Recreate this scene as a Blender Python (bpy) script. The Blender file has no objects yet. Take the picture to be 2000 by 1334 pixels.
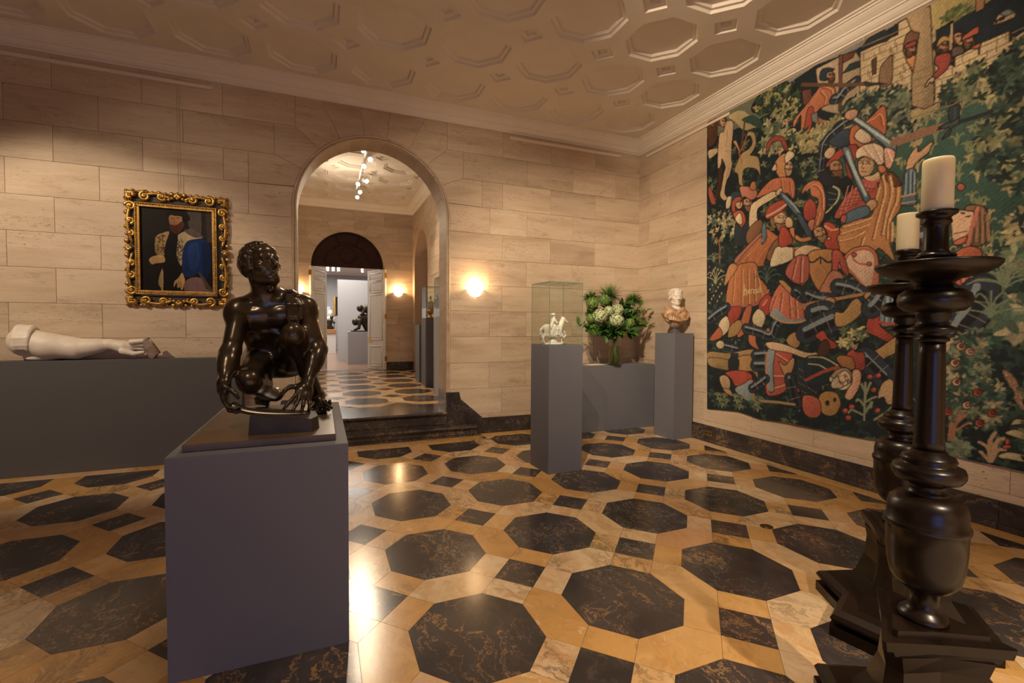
import bpy, bmesh, math, random
import numpy as np
from mathutils import Vector, Matrix
R = math.radians
sc = bpy.context.scene
col = sc.collection
random.seed(7)
rng = np.random.default_rng(7)

# ------------------------------------------------------------------ camera
CAM = np.array([-0.6955, -2.1389, 1.5012])
F_PX, YAW, PIT, ROL = 915.85, 0.387298, -0.0319094, 0.0059369
_fw = np.array([math.sin(YAW)*math.cos(PIT), math.cos(YAW)*math.cos(PIT), math.sin(PIT)])
_r = np.array([math.cos(YAW), -math.sin(YAW), 0.0]); _u = np.cross(_r, _fw)
_r, _u = math.cos(ROL)*_r + math.sin(ROL)*_u, math.cos(ROL)*_u - math.sin(ROL)*_r
cd = bpy.data.cameras.new('camera'); cam = bpy.data.objects.new('camera', cd); col.objects.link(cam)
cd.sensor_width = 36; cd.lens = F_PX*36/2000; cd.clip_start = .05; cd.clip_end = 100
M = Matrix.Identity(4)
for i in range(3):
    M[i][0], M[i][1], M[i][2], M[i][3] = _r[i], _u[i], -_fw[i], CAM[i]
cam.matrix_world = M
sc.camera = cam

# ------------------------------------------------------------------ light
sc.view_settings.view_transform = 'Standard'; sc.view_settings.look = 'None'
sc.view_settings.gamma = 1; sc.view_settings.use_curve_mapping = False
sc.view_settings.exposure = 0.12
sc.cycles.use_denoising = True; sc.cycles.adaptive_threshold = .015
sc.cycles.max_bounces = 7; sc.cycles.diffuse_bounces = 4; sc.cycles.glossy_bounces = 3
sc.cycles.transparent_max_bounces = 12; sc.cycles.transmission_bounces = 8
sc.cycles.sample_clamp_indirect = 6
w = bpy.data.worlds.new('evening_sky'); sc.world = w; w.use_nodes = True
w.node_tree.nodes['Background'].inputs[0].default_value = (.22, .34, .75, 1)
w.node_tree.nodes['Background'].inputs[1].default_value = .25
WARM = (1.0, .79, .56); WARM2 = (1.0, .82, .62)

def spot(name, loc, to, watts, angle, blend=.5, color=WARM, size=.04):
    l = bpy.data.lights.new(name, 'SPOT'); l.energy = watts; l.color = color
    l.spot_size = R(angle); l.spot_blend = blend; l.shadow_soft_size = size
    o = bpy.data.objects.new(name, l); col.objects.link(o); o.location = loc
    o.rotation_euler = (Vector(to) - Vector(loc)).to_track_quat('-Z', 'Y').to_euler()
    return o
def area(name, loc, to, watts, sx, sy, color):
    l = bpy.data.lights.new(name, 'AREA'); l.energy = watts; l.color = color
    l.shape = 'RECTANGLE'; l.size = sx; l.size_y = sy
    o = bpy.data.objects.new(name, l); col.objects.link(o); o.location = loc
    o.rotation_euler = (Vector(to) - Vector(loc)).to_track_quat('-Z', 'Y').to_euler()
    return o
# ceiling spotlights of the hall (their track hangs above and behind the camera), then two added bounce fills
spot('spotlight_picture', (-4.7, 1.1, 4.15), (-2.75, 4.1, 1.45), 460, 54, .55)
spot('spotlight_corner', (.35, .2, 4.15), (2.9, 3.8, 1.2), 560, 66, .75)
spot('spotlight_tapestry', (-.2, -.2, 4.15), (4.0, 1.6, 2.4), 520, 74, .7)
spot('spotlight_bronze', (-1.7, -.9, 4.15), (-.9, .8, 1.4), 110, 34, .6)
spot('spotlight_bronze_side', (.5, .5, 4.15), (-.85, .8, 1.35), 70, 34, .6)
spot('spotlight_floor', (.9, -.9, 4.15), (1.1, .2, 0), 340, 66, .8)
spot('spotlight_wall', (.6, 1.2, 4.15), (1.2, 4.1, 2.1), 120, 84, .9)
spot('spotlight_wall_left', (-2.2, 1.2, 4.15), (-1.7, 4.1, 2.0), 55, 80, .9)
spot('bounce_fill_rear', (1.0, -3.7, 4.15), (1.2, -3.9, 0), 1250, 100, .7)  # added lamp, floods the unseen floor so its bounce brightens the ceiling
spot('bounce_fill_side', (-4.2, -1.8, 4.15), (-4.4, -1.8, 0), 430, 100, .7)  # added lamp, lifts the room by bounce off the left floor
# dusk light through the tall window behind the camera
area('window_daylight', (-1.6, -5.25, 1.1), (-1.2, 0, -.2), 28, 2.2, 1.6, (.20, .38, 1.0))

# ------------------------------------------------------------------ helpers
def mesh(name, verts, faces, smooth=False):
    me = bpy.data.meshes.new(name); me.from_pydata([tuple(v) for v in verts], [], [tuple(f) for f in faces])
    me.validate(); me.update()
    if smooth: me.polygons.foreach_set('use_smooth', [True]*len(me.polygons))
    return me
def link(name, me, m=None, parent=None, loc=None, rotz=None):
    o = bpy.data.objects.new(name, me); col.objects.link(o)
    if m is not None and me is not None and not me.materials: me.materials.append(m)
    if parent is not None: o.parent = parent
    if loc is not None: o.location = loc
    if rotz is not None: o.rotation_euler = (0, 0, rotz)
    return o
def tag(o, label, cat, group=None):
    o['label'] = label; o['category'] = cat
    if group: o['group'] = group
    return o
def thing(name, label, cat, loc=(0,0,0), rotz=0, group=None):
    o = bpy.data.objects.new(name, None); col.objects.link(o); o.empty_display_size = .05
    o.location = loc; o.rotation_euler = (0,0,rotz)
    return tag(o, label, cat, group)
def struct(o):
    o['kind'] = 'structure'; return o
def copy_tree(o, parent=None):
    c = o.copy(); col.objects.link(c); c.parent = parent
    for ch in list(o.children): copy_tree(ch, c)
    return c
class MB:
    """collects shapes into one mesh"""
    def __init__(s): s.v = []; s.f = []; s.sm = []
    def add(s, vs, fs, smooth=False):
        n = len(s.v); s.v += [tuple(map(float, v)) for v in vs]
        s.f += [tuple(i+n for i in f) for f in fs]; s.sm += [smooth]*len(fs); return s
    def box(s, a, b, bev=0):
        x0,y0,z0 = [min(p) for p in zip(a,b)]; x1,y1,z1 = [max(p) for p in zip(a,b)]
        if bev <= 0:
            vs = [(x,y,z) for z in (z0,z1) for x,y in ((x0,y0),(x1,y0),(x1,y1),(x0,y1))]
            return s.add(vs, [(3,2,1,0),(4,5,6,7),(0,1,5,4),(1,2,6,5),(2,3,7,6),(3,0,4,7)])
        bm = bmesh.new(); bmesh.ops.create_cube(bm, size=1)
        for v in bm.verts: v.co = ((x0+x1)/2+v.co.x*(x1-x0), (y0+y1)/2+v.co.y*(y1-y0), (z0+z1)/2+v.co.z*(z1-z0))
        bmesh.ops.bevel(bm, geom=bm.edges[:], offset=bev, segments=2, affect='EDGES', profile=.5)
        return s.bm(bm)
    def bm(s, bm, smooth=False):
        bm.verts.index_update(); s.add([v.co for v in bm.verts], [[v.index for v in f.verts] for f in bm.faces], smooth); bm.free(); return s
    def prism(s, poly, h0, h1, axis='z', inset=0):
        """polygon (ccw) extruded along an axis; inset chamfers the h1 end"""
        n = len(poly)
        def P(p, h):
            return (p[0],p[1],h) if axis == 'z' else (p[0],h,p[1]) if axis == 'y' else (h,p[0],p[1])
        q = poly
        if inset:
            q = inset_poly(poly, inset); hm = h1-(h1-h0)/abs(h1-h0)*inset
            vs = [P(p,h0) for p in poly]+[P(p,hm) for p in poly]+[P(p,h1) for p in q]
            fs = [tuple(range(n))[::-1], tuple(range(2*n,3*n))]
            for k in (0,n):
                fs += [(k+i, k+(i+1)%n, k+n+(i+1)%n, k+n+i) for i in range(n)]
        else:
            vs = [P(p,h0) for p in poly]+[P(p,h1) for p in poly]
            fs = [tuple(range(n))[::-1], tuple(range(n,2*n))]+[(i,(i+1)%n,n+(i+1)%n,n+i) for i in range(n)]
        return s.add(vs, fs)
    def lathe(s, prof, seg=32, c=(0,0,0), smooth=True):
        """profile [(r,z)...] bottom to top around z"""
        vs = []; fs = []
        for r,z in prof:
            for k in range(seg):
                a = 2*math.pi*k/seg; vs.append((c[0]+r*math.cos(a), c[1]+r*math.sin(a), c[2]+z))
        for i in range(len(prof)-1):
            for k in range(seg):
                k2 = (k+1)%seg; fs.append((i*seg+k, i*seg+k2, (i+1)*seg+k2, (i+1)*seg+k))
        fs.append(tuple(range(seg))[::-1]); m = (len(prof)-1)*seg; fs.append(tuple(m+k for k in range(seg)))
        return s.add(vs, fs, smooth)
    def tube(s, pts, rad, seg=8, smooth=True, flat=1.0):
        pts = [Vector(p) for p in pts]; n = len(pts)
        rad = rad if hasattr(rad,'__len__') else [rad]*n
        vs = []; fs = []; up = None
        for i,p in enumerate(pts):
            t = (pts[min(i+1,n-1)]-pts[max(i-1,0)])
            t = t.normalized() if t.length > 1e-9 else Vector((0,0,1))
            if up is None: up = t.orthogonal().normalized()
            up = (up - t*up.dot(t)); up = up.normalized() if up.length > 1e-6 else t.orthogonal().normalized()
            b = t.cross(up)
            for k in range(seg):
                a = 2*math.pi*k/seg; vs.append(p + (up*math.cos(a) + b*math.sin(a)*flat)*rad[i])
        for i in range(n-1):
            for k in range(seg):
                k2 = (k+1)%seg; fs.append((i*seg+k, i*seg+k2, (i+1)*seg+k2, (i+1)*seg+k))
        fs.append(tuple(range(seg))[::-1]); fs.append(tuple((n-1)*seg+k for k in range(seg)))
        return s.add(vs, fs, smooth)
    def ball(s, c, r, seg=10, rings=6, rot=None):
        r = r if hasattr(r,'__len__') else (r,r,r); vs = []; fs = []
        for i in range(rings+1):
            t = math.pi*i/rings
            for k in range(seg):
                a = 2*math.pi*k/seg; v = Vector((r[0]*math.sin(t)*math.cos(a), r[1]*math.sin(t)*math.sin(a), -r[2]*math.cos(t)))
                if rot is not None: v = rot @ v
                vs.append(v+Vector(c))
        for i in range(rings):
            for k in range(seg):
                k2 = (k+1)%seg; q = (i*seg+k, i*seg+k2, (i+1)*seg+k2, (i+1)*seg+k)
                fs.append(q)
        return s.add(vs, fs, True)
    def mesh(s, name):
        me = bpy.data.meshes.new(name); me.from_pydata(s.v, [], s.f)
        me.polygons.foreach_set('use_smooth', s.sm); me.validate()
        bm = bmesh.new(); bm.from_mesh(me); bmesh.ops.recalc_face_normals(bm, faces=bm.faces[:]); bm.to_mesh(me); bm.free()
        me.update(); return me
    def build(s, name, m, parent=None, loc=None, rotz=None):
        return link(name, s.mesh(name), m, parent, loc, rotz)
def inset_poly(p, d):
    n = len(p); out = []
    for i in range(n):
        a, b, c = p[i-1], p[i], p[(i+1)%n]
        e1 = np.array(b)-np.array(a); e2 = np.array(c)-np.array(b)
        e1 = e1/(np.linalg.norm(e1)+1e-12); e2 = e2/(np.linalg.norm(e2)+1e-12)
        n1 = np.array((-e1[1],e1[0])); n2 = np.array((-e2[1],e2[0]))
        m = n1+n2; L = max(m@m, .4); q = np.array(b)+m*(2*d/L); out.append((float(q[0]), float(q[1])))
    return out
def area2(p): return sum(p[i-1][0]*p[i][1]-p[i][0]*p[i-1][1] for i in range(len(p)))
def clip(poly, ax, lim, sign):
    """keep the side where sign*(coord-lim) <= 0"""
    out = []
    for i in range(len(poly)):
        a, b = poly[i-1], poly[i]; da = sign*(a[ax]-lim); db = sign*(b[ax]-lim)
        if (da <= 0) != (db <= 0):
            t = da/(da-db); out.append((a[0]+t*(b[0]-a[0]), a[1]+t*(b[1]-a[1])))
        if db <= 0: out.append(b)
    return out
def fit_hit(px, py, axis, val):
    """a point on a plane of the room, as surveyed from the photograph"""
    d = _fw*F_PX + _r*(px-1000) - _u*(py-667); i = 'xyz'.index(axis)
    return CAM + d*((val-CAM[i])/d[i])

# ------------------------------------------------------------------ smooth solid modelling (distance field -> mesh)
def _smin(a, b, k):
    h = np.clip(.5+.5*(a-b)/k, 0, 1); return a*(1-h)+b*h-k*h*(1-h)
def solid(prims, res):
    """prims: ('c',p0,r0,p1,r1,k) tapered limb | ('e',c,radii,rot|None,k) ellipsoid | ('x',c,radii,rot,k) carved ellipsoid | ('xc',p0,r0,p1,r1,k) carved limb"""
    lo = np.full(3, 1e9); hi = -lo
    for p in prims:
        if p[0] == 'c':
            for q, r in ((p[1],p[2]),(p[3],p[4])): lo = np.minimum(lo, np.array(q)-r); hi = np.maximum(hi, np.array(q)+r)
        elif p[0] == 'e':
            r = max(p[2]) if p[3] is not None else np.array(p[2]); lo = np.minimum(lo, np.array(p[1])-r); hi = np.maximum(hi, np.array(p[1])+r)
    lo -= 4*res; hi += 4*res; n = np.ceil((hi-lo)/res).astype(int)+1
    D = np.full(n, .5, np.float32)
    ax = [lo[i]+res*np.arange(n[i]) for i in range(3)]
    for p in prims:
        k = p[-1]
        if p[0] in ('c','xc'):
            a, ra, b, rb = np.array(p[1],float), p[2], np.array(p[3],float), p[4]; rr = max(ra,rb)
            bl = np.minimum(a,b)-rr-k-2*res; bh = np.maximum(a,b)+rr+k+2*res
        else:
            c = np.array(p[1],float); rr = max(p[2]); bl = c-rr-k-2*res; bh = c+rr+k+2*res
        i0 = np.clip(((bl-lo)/res).astype(int),0,n); i1 = np.clip(((bh-lo)/res).astype(int)+2,0,n)
        if (i1 <= i0).any(): continue
        sl = tuple(slice(i0[j],i1[j]) for j in range(3))
        X, Y, Z = np.meshgrid(*[ax[j][sl[j]] for j in range(3)], indexing='ij')
        if p[0] in ('c','xc'):
            ab = b-a; L = ab@ab+1e-12
            t = np.clip(((X-a[0])*ab[0]+(Y-a[1])*ab[1]+(Z-a[2])*ab[2])/L, 0, 1)
            d = np.sqrt((X-a[0]-t*ab[0])**2+(Y-a[1]-t*ab[1])**2+(Z-a[2]-t*ab[2])**2)-(ra+(rb-ra)*t)
        else:
            q = np.stack([X-c[0],Y-c[1],Z-c[2]],-1); r = np.array(p[2],float)
            if p[3] is not None: q = q @ np.array(p[3],float)
            k0 = np.sqrt(((q/r)**2).sum(-1)); k1 = np.sqrt(((q/(r*r))**2).sum(-1))+1e-9
            d = np.where(k0 < 1e-6, -min(r), k0*(k0-1)/k1)
        if p[0][0] == 'x': D[sl] = -_smin(-D[sl], d, k)
        else: D[sl] = _smin(D[sl], d, k)
    return nets(D, lo, res)
def nets(D, lo, res):
    S = D < 0
    C = np.zeros([d-1 for d in D.shape], int)
    for a in (0,1):
        for b in (0,1):
            for c in (0,1): C += S[a:S.shape[0]-1+a, b:S.shape[1]-1+b, c:S.shape[2]-1+c]
    act = np.argwhere((C > 0) & (C < 8)); idx = np.full(C.shape, -1, int); idx[tuple(act.T)] = np.arange(len(act))
    acc = np.zeros((len(act),3)); cnt = np.zeros(len(act))
    cor = [(a,b,c) for a in (0,1) for b in (0,1) for c in (0,1)]
    for i, p in enumerate(cor):
        for q in cor[i+1:]:
            if sum(abs(p[j]-q[j]) for j in range(3)) != 1: continue
            P0 = act+p; P1 = act+q; d0 = D[tuple(P0.T)]; d1 = D[tuple(P1.T)]
            m = (d0 < 0) != (d1 < 0); t = (d0/(d0-d1+1e-20))[m][:,None]
            acc[m] += P0[m]*(1-t)+P1[m]*t; cnt[m] += 1
    V = lo+res*acc/cnt[:,None]; F = []
    for ax in range(3):
        u, v = (ax+1)%3, (ax+2)%3
        s0 = [slice(None)]*3; s1 = [slice(None)]*3; s0[ax] = slice(0,-1); s1[ax] = slice(1,None)
        A = S[tuple(s0)]; B = S[tuple(s1)]; e = np.argwhere(A != B)
        e = e[(e[:,u] > 0) & (e[:,v] > 0) & (e[:,u] < C.shape[u]) & (e[:,v] < C.shape[v])]
        ins = A[tuple(e.T)]; du = np.zeros(3,int); du[u] = 1; dv = np.zeros(3,int); dv[v] = 1
        q = np.stack([idx[tuple((e-du-dv).T)], idx[tuple((e-dv).T)], idx[tuple(e.T)], idx[tuple((e-du).T)]], 1)
        q[~ins] = q[~ins][:, ::-1]; F.append(q)
    F = np.concatenate(F); F = F[(F >= 0).all(1)]
    return V, F
def solid_obj(name, prims, res, m, parent=None, post=None):
    V, F = solid(prims, res)
    if post is not None: V = post(V)
    me = bpy.data.meshes.new(name); me.vertices.add(len(V)); me.vertices.foreach_set('co', V.astype(np.float32).ravel())
    me.loops.add(F.size); me.loops.foreach_set('vertex_index', F.astype(np.int32).ravel())
    me.polygons.add(len(F)); me.polygons.foreach_set('loop_start', np.arange(0,F.size,4,dtype=np.int32))
    me.update(calc_edges=True); me.validate()
    me.polygons.foreach_set('use_smooth', [True]*len(me.polygons))
    return link(name, me, m, parent)

# ------------------------------------------------------------------ materials
def newmat(name, color=(.5,.5,.5), rough=.5, metal=0.0, **kw):
    m = bpy.data.materials.new(name); m.use_nodes = True; b = m.node_tree.nodes['Principled BSDF']
    b.inputs['Base Color'].default_value = (*color, 1); b.inputs['Roughness'].default_value = rough; b.inputs['Metallic'].default_value = metal
    for k, v in kw.items(): b.inputs[k.replace('_', ' ')].default_value = v
    return m
class NT:
    def __init__(s, m): s.t = m.node_tree; s.b = s.t.nodes['Principled BSDF']
    def n(s, typ, props=None, **inp):
        nd = s.t.nodes.new('ShaderNode'+typ)
        for k, v in (props or {}).items(): setattr(nd, k, v)
        for k, v in inp.items():
            sk = nd.inputs[int(k[1:])] if k[0] == 'i' and k[1:].isdigit() else nd.inputs[k.replace('_', ' ')]
            s.put(sk, v)
        return nd
    def put(s, sk, v):
        if isinstance(v, bpy.types.NodeSocket): s.t.links.new(v, sk)
        elif isinstance(v, bpy.types.Node): s.t.links.new(v.outputs[0], sk)
        else: sk.default_value = v
    def set(s, **k):
        for a, v in k.items(): s.put(s.b.inputs[a.replace('_', ' ')], v)
    def math(s, op, a, b=0.0, c=0.0): return s.n('Math', dict(operation=op), i0=a, i1=b, i2=c).outputs[0]
    def vmath(s, op, a, b=(0,0,0)): return s.n('VectorMath', dict(operation=op), i0=a, i1=b).outputs[0]
    def ramp(s, fac, stops, interp='LINEAR'):
        nd = s.t.nodes.new('ShaderNodeValToRGB'); cr = nd.color_ramp; cr.interpolation = interp
        while len(cr.elements) < len(stops): cr.elements.new(.5)
        for e, (p, c) in zip(cr.elements, stops): e.position = p; e.color = (*c, 1) if hasattr(c,'__len__') else (c,c,c,1)
        s.put(nd.inputs[0], fac); return nd.outputs[0]
    def mix(s, fac, a, b, mode='MIX'):
        nd = s.t.nodes.new('ShaderNodeMix'); nd.data_type = 'RGBA'; nd.blend_type = mode
        s.put(nd.inputs[0], fac); s.put(nd.inputs[6], a if not (isinstance(a,tuple) and len(a)==3) else (*a,1)); s.put(nd.inputs[7], b if not (isinstance(b,tuple) and len(b)==3) else (*b,1))
        return nd.outputs[2]
    def noise(s, vec, scale, detail=4, rough=.5, dist=0.0): return s.n('TexNoise', None, Vector=vec, Scale=scale, Detail=detail, Roughness=rough, Distortion=dist).outputs[0]
    def pos(s, jitter=0.0):
        p = s.n('NewGeometry').outputs[0]
        if jitter:
            rnd = s.n('ObjectInfo').outputs['Random']; off = s.n('CombineXYZ', None, X=s.math('MULTIPLY', rnd, jitter), Y=s.math('MULTIPLY', rnd, jitter*1.7), Z=s.math('MULTIPLY', rnd, jitter*.6)).outputs[0]
            p = s.vmath('ADD', p, off)
        return p
    def rnd(s): return s.n('ObjectInfo').outputs['Random']
    def bump(s, h, strength=.2, dist=.01):
        s.set(Normal=s.n('Bump', None, Strength=strength, Distance=dist, Height=h).outputs[0])

def travertine(name):
    m = newmat(name, rough=.62); t = NT(m); p = t.pos(23.0)
    big = t.noise(t.vmath('MULTIPLY', p, (.5,.5,2.4)), 1.5, 5, .55, .6)
    band = t.noise(t.vmath('MULTIPLY', p, (.35,.35,5.0)), 2.2, 6, .6, .35)
    fine = t.noise(t.vmath('MULTIPLY', p, (1.6,1.6,9.0)), 9.0, 4, .6, .2)
    c = t.ramp(big, [(.28,(.40,.295,.195)), (.45,(.51,.395,.275)), (.6,(.57,.45,.325)), (.78,(.47,.355,.245))])
    c = t.mix(t.math('MULTIPLY', t.ramp(band, [(.30,1.0),(.48,0.0)]), .40), c, (.40,.285,.185))
    c = t.mix(t.math('MULTIPLY', t.ramp(band, [(.54,.0),(.72,1.0)]), .35), c, (.70,.59,.46))
    gate = t.ramp(t.noise(t.vmath('MULTIPLY', p, (.8,.8,3.0)), 1.7, 4, .6), [(.45,0.0),(.62,1.0)])
    c = t.mix(t.math('MULTIPLY', t.ramp(fine, [(.34,1.0),(.50,0.0)]), t.math('MULTIPLY_ADD', gate, .35, .10)), c, (.33,.225,.145))
    pit = t.noise(t.vmath('MULTIPLY', p, (1.0,1.0,3.0)), 27.0, 3, .65)
    pm = t.math('MULTIPLY', t.ramp(pit, [(.63,0.0),(.67,1.0)]), gate)
    smear = t.math('MULTIPLY', t.ramp(t.noise(t.vmath('MULTIPLY', p, (.8,.8,3.6)), 2.4, 6, .7, .6), [(.58,0.0),(.72,1.0)]), .62)
    c = t.mix(smear, c, (.26,.185,.125)); c = t.mix(t.math('MULTIPLY', pm, .85), c, (.13,.085,.055))
    tone = t.math('MULTIPLY_ADD', t.rnd(), .13, .935)
    c = t.mix(1.0, c, t.n('CombineColor', None, Red=tone, Green=tone, Blue=tone).outputs[0], 'MULTIPLY')
    t.set(Base_Color=c); t.bump(t.math('SUBTRACT', fine, t.math('MULTIPLY', pm, 2.0)), .22, .004); return m
def black_marble(name, jit=31.0, rough=.17, vein=1.0):
    m = newmat(name, rough=rough); t = NT(m); p = t.pos(jit)
    warp = t.n('TexNoise', None, Vector=p, Scale=3.2, Detail=5.0, Roughness=.6).outputs[1]
    pw = t.vmath('ADD', p, t.vmath('MULTIPLY', warp, (.34,.34,.34)))
    st = t.vmath('MULTIPLY', pw, (1.0, .42, 1.0))
    n1 = t.noise(st, 7.0, 5, .62, .6); n2 = t.noise(st, 12.0, 4, .6, 1.2); blot = t.noise(pw, 2.4, 3)
    v1 = t.ramp(t.math('ABSOLUTE', t.math('SUBTRACT', n1, .5)), [(.0,1.0),(.007,.65),(.018,0.0)])
    v2 = t.ramp(t.math('ABSOLUTE', t.math('SUBTRACT', n2, .47)), [(.0,1.0),(.009,0.0)])
    gate = t.ramp(blot, [(.42,0.0),(.60,1.0)])
    base = t.ramp(blot, [(.3,(.024,.021,.022)), (.55,(.044,.038,.038)), (.75,(.072,.060,.056))])
    cg = t.mix(t.math('MULTIPLY', t.math('MULTIPLY', v1, gate), .85*vein), base, (.36,.205,.085))
    cw = t.mix(t.math('MULTIPLY', t.math('MULTIPLY', v2, t.ramp(t.noise(p,1.7,2), [(.5,0.0),(.64,1.0)])), .7*vein), cg, (.42,.37,.31))
    reflect_haze = t.ramp(t.noise(st, 18.0, 3, .7), [(.55,0.0),(.8,1.0)])  # painted reflection haze, greyer blotches mixed into the marble colour
    t.set(Base_Color=t.mix(t.math('MULTIPLY', reflect_haze, .35), cw, (.13,.10,.085))); t.bump(n1, .03, .002); return m
def yellow_marble(name):
    m = newmat(name, rough=.2); t = NT(m); p = t.pos(41.0); r = t.rnd()
    warp = t.n('TexNoise', None, Vector=p, Scale=2.6, Detail=5.0).outputs[1]
    pw = t.vmath('ADD', p, t.vmath('MULTIPLY', warp, (.55,.55,.55)))
    r2 = t.math('FRACT', t.math('MULTIPLY', r, 7.31)); r3 = t.math('FRACT', t.math('MULTIPLY', r, 13.7))
    base = t.ramp(r2, [(.0,(.48,.27,.085)), (.25,(.56,.325,.11)), (.5,(.57,.365,.165)), (.72,(.60,.42,.23)), (.88,(.66,.51,.33)), (1,(.53,.30,.145))])
    n1 = t.noise(t.vmath('MULTIPLY', pw, (1,.4,1)), 6.0, 7, .65, .5)
    c = t.mix(t.ramp(n1, [(.46,0.0),(.66,.6)]), base, (.42,.21,.055))
    c = t.mix(t.math('MULTIPLY', t.ramp(n1, [(.24,1.0),(.42,0.0)]), .35), c, (.60,.45,.27))
    st = t.vmath('MULTIPLY', pw, (1.0,.33,1.0)); g = t.noise(st, 7.5, 6, .68, .8)
    gate = t.math('MULTIPLY', t.ramp(r3, [(.25,.25),(.7,1.0)]), t.ramp(t.noise(p, 2.4, 3), [(.42,0.0),(.60,1.0)]))
    vein = t.ramp(t.math('ABSOLUTE', t.math('SUBTRACT', g, .5)), [(.0,1.0),(.012,.7),(.04,.2),(.10,0.0)])
    c = t.mix(t.math('MULTIPLY', t.math('MULTIPLY', vein, gate), .85), c, (.085,.062,.042))
    grey = t.ramp(t.noise(st, 3.4, 5, .6), [(.55,0.0),(.72,1.0)])
    c = t.mix(t.math('MULTIPLY', t.math('MULTIPLY', grey, gate), .5), c, (.24,.195,.135))
    fl = t.ramp(t.noise(st, 22.0, 3, .6), [(.64,0.0),(.71,1.0)])
    c = t.mix(t.math('MULTIPLY', fl, .45), c, (.66,.55,.40))
    t.set(Base_Color=c); return m
def mottled(name, a, b, rough, scale=8, metal=0.0, bump=0.0, **kw):
    m = newmat(name, a, rough, metal, **kw); t = NT(m); o = t.n('TexCoord').outputs['Object']
    n = t.noise(o, scale, 5, .6, .3); t.set(Base_Color=t.ramp(n, [(.35,a),(.65,b)]))
    if bump: t.bump(t.noise(o, scale*6, 3), bump, .004)
    return m
def fabricish(name, c, rough=.75):
    m = newmat(name, c, rough); t = NT(m); o = t.pos(); n = t.noise(o, 180, 2); n2 = t.noise(o, 2.5, 3)
    t.set(Base_Color=t.mix(t.math('MULTIPLY', n2, .25), c, tuple(x*.8 for x in c))); t.bump(n, .06, .002); return m
TRAV = travertine('travertine'); BLACK = black_marble('black_gold_marble'); BLACKW = black_marble('black_marble_skirting', 11.0, .2, .8)
YELLOW = yellow_marble('siena_marble'); MORTAR = newmat('mortar', (.40,.30,.215), .9); GROUT = newmat('grout', (.10,.065,.035), .7)
PLASTER = mottled('ceiling_plaster', (.70,.625,.53), (.74,.665,.57), .85, 3, bump=.05)
CORNICE = mottled('cornice_plaster', (.78,.71,.61), (.82,.75,.65), .75, 3)
RAIL = newmat('painted_rail', (.74,.64,.52), .5)
GREY = fabricish('grey_plinth_paint', (.145,.148,.170)); GREYL = fabricish('pale_grey_paint', (.34,.345,.37)); GREYD = fabricish('dark_bench_paint', (.082,.078,.078))
BRONZE = mottled('polished_bronze', (.028,.019,.011), (.060,.040,.020), .27, 5, .6, Coat_Weight=.3, Coat_Roughness=.2)
BRONZED = mottled('dark_bronze', (.030,.024,.018), (.05,.038,.026), .3, 5, .5)
WOODD = mottled('dark_turned_wood', (.0055,.0028,.0018), (.012,.0062,.0036), .30, 6, Coat_Weight=.0, Specular_IOR_Level=.38)
PLATE = mottled('waxed_base_board', (.075,.046,.026), (.12,.075,.042), .35, 3)
WAX = newmat('candle_wax', (.80,.74,.50), .45, Subsurface_Weight=.6, Subsurface_Scale=.04, Subsurface_Radius=(1.0,.75,.4))
GILT = mottled('carved_gilding', (.62,.38,.10), (.36,.20,.05), .34, 22, .85, bump=.15)
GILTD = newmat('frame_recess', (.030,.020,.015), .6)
MARBLE = mottled('old_white_marble', (.66,.58,.48), (.74,.68,.59), .5, 7, bump=.08)
BISQUE = mottled('ivory_ceramic', (.74,.70,.61), (.80,.76,.68), .4, 14)
ONYX = mottled('brown_onyx', (.22,.10,.040), (.62,.42,.25), .3, 13, bump=.15)
SLATE = mottled('grey_stone_socle', (.06,.055,.055), (.11,.10,.10), .4, 9)
WHITEP = mottled('white_door_paint', (.66,.62,.56), (.70,.67,.61), .45, 3)
STONEB = mottled('whetstone_bronze', (.030,.024,.019), (.05,.040,.030), .6, 8, .3); WALNUT = mottled('dark_walnut', (.026,.010,.007), (.042,.017,.011), .65, 7, Specular_IOR_Level=.2)
BRASS = newmat('brass', (.62,.42,.14), .35, 1.0); DARK = newmat('dark_hole', (.01,.01,.01), .8)
GLASS = newmat('clear_glass', (.95,1.0,.97), .02, Transmission_Weight=1.0, IOR=1.45)
def thin_glass():
    m = bpy.data.materials.new('case_glass'); m.use_nodes = True; t = m.node_tree; t.nodes.remove(t.nodes['Principled BSDF'])
    a = t.nodes.new('ShaderNodeBsdfTransparent'); a.inputs[0].default_value = (.965,.985,.97,1)
    g = t.nodes.new('ShaderNodeBsdfGlossy'); g.inputs['Roughness'].default_value = .01
    f = t.nodes.new('ShaderNodeFresnel'); gm = t.nodes.new('ShaderNodeNewGeometry'); mr = t.nodes.new('ShaderNodeMapRange')     # same reflectance on both faces of a pane
    mr.inputs[3].default_value = 1.38; mr.inputs[4].default_value = 1/1.38; t.links.new(gm.outputs['Backfacing'], mr.inputs[0]); t.links.new(mr.outputs[0], f.inputs[0])
    x = t.nodes.new('ShaderNodeMixShader'); t.links.new(f.outputs[0], x.inputs[0]); t.links.new(a.outputs[0], x.inputs[1]); t.links.new(g.outputs[0], x.inputs[2])
    t.links.new(x.outputs[0], t.nodes['Material Output'].inputs[0]); return m
CASE = thin_glass(); WATER = thin_glass(); WATER.name = 'vase_water'; WATER.node_tree.nodes['Transparent BSDF'].inputs[0].default_value = (.86,.90,.70,1); EDGE = newmat('glass_edge', (.10,.24,.19), .15)
def glow(name, c, s):
    m = newmat(name, c, .5); b = m.node_tree.nodes['Principled BSDF']; b.inputs['Emission Color'].default_value = (*c,1); b.inputs['Emission Strength'].default_value = s; return m
BULB = glow('spot_bulb', (1.0,.86,.66), 48); SHADE = glow('sconce_glass', (1.0,.72,.44), 5.0)
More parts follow.
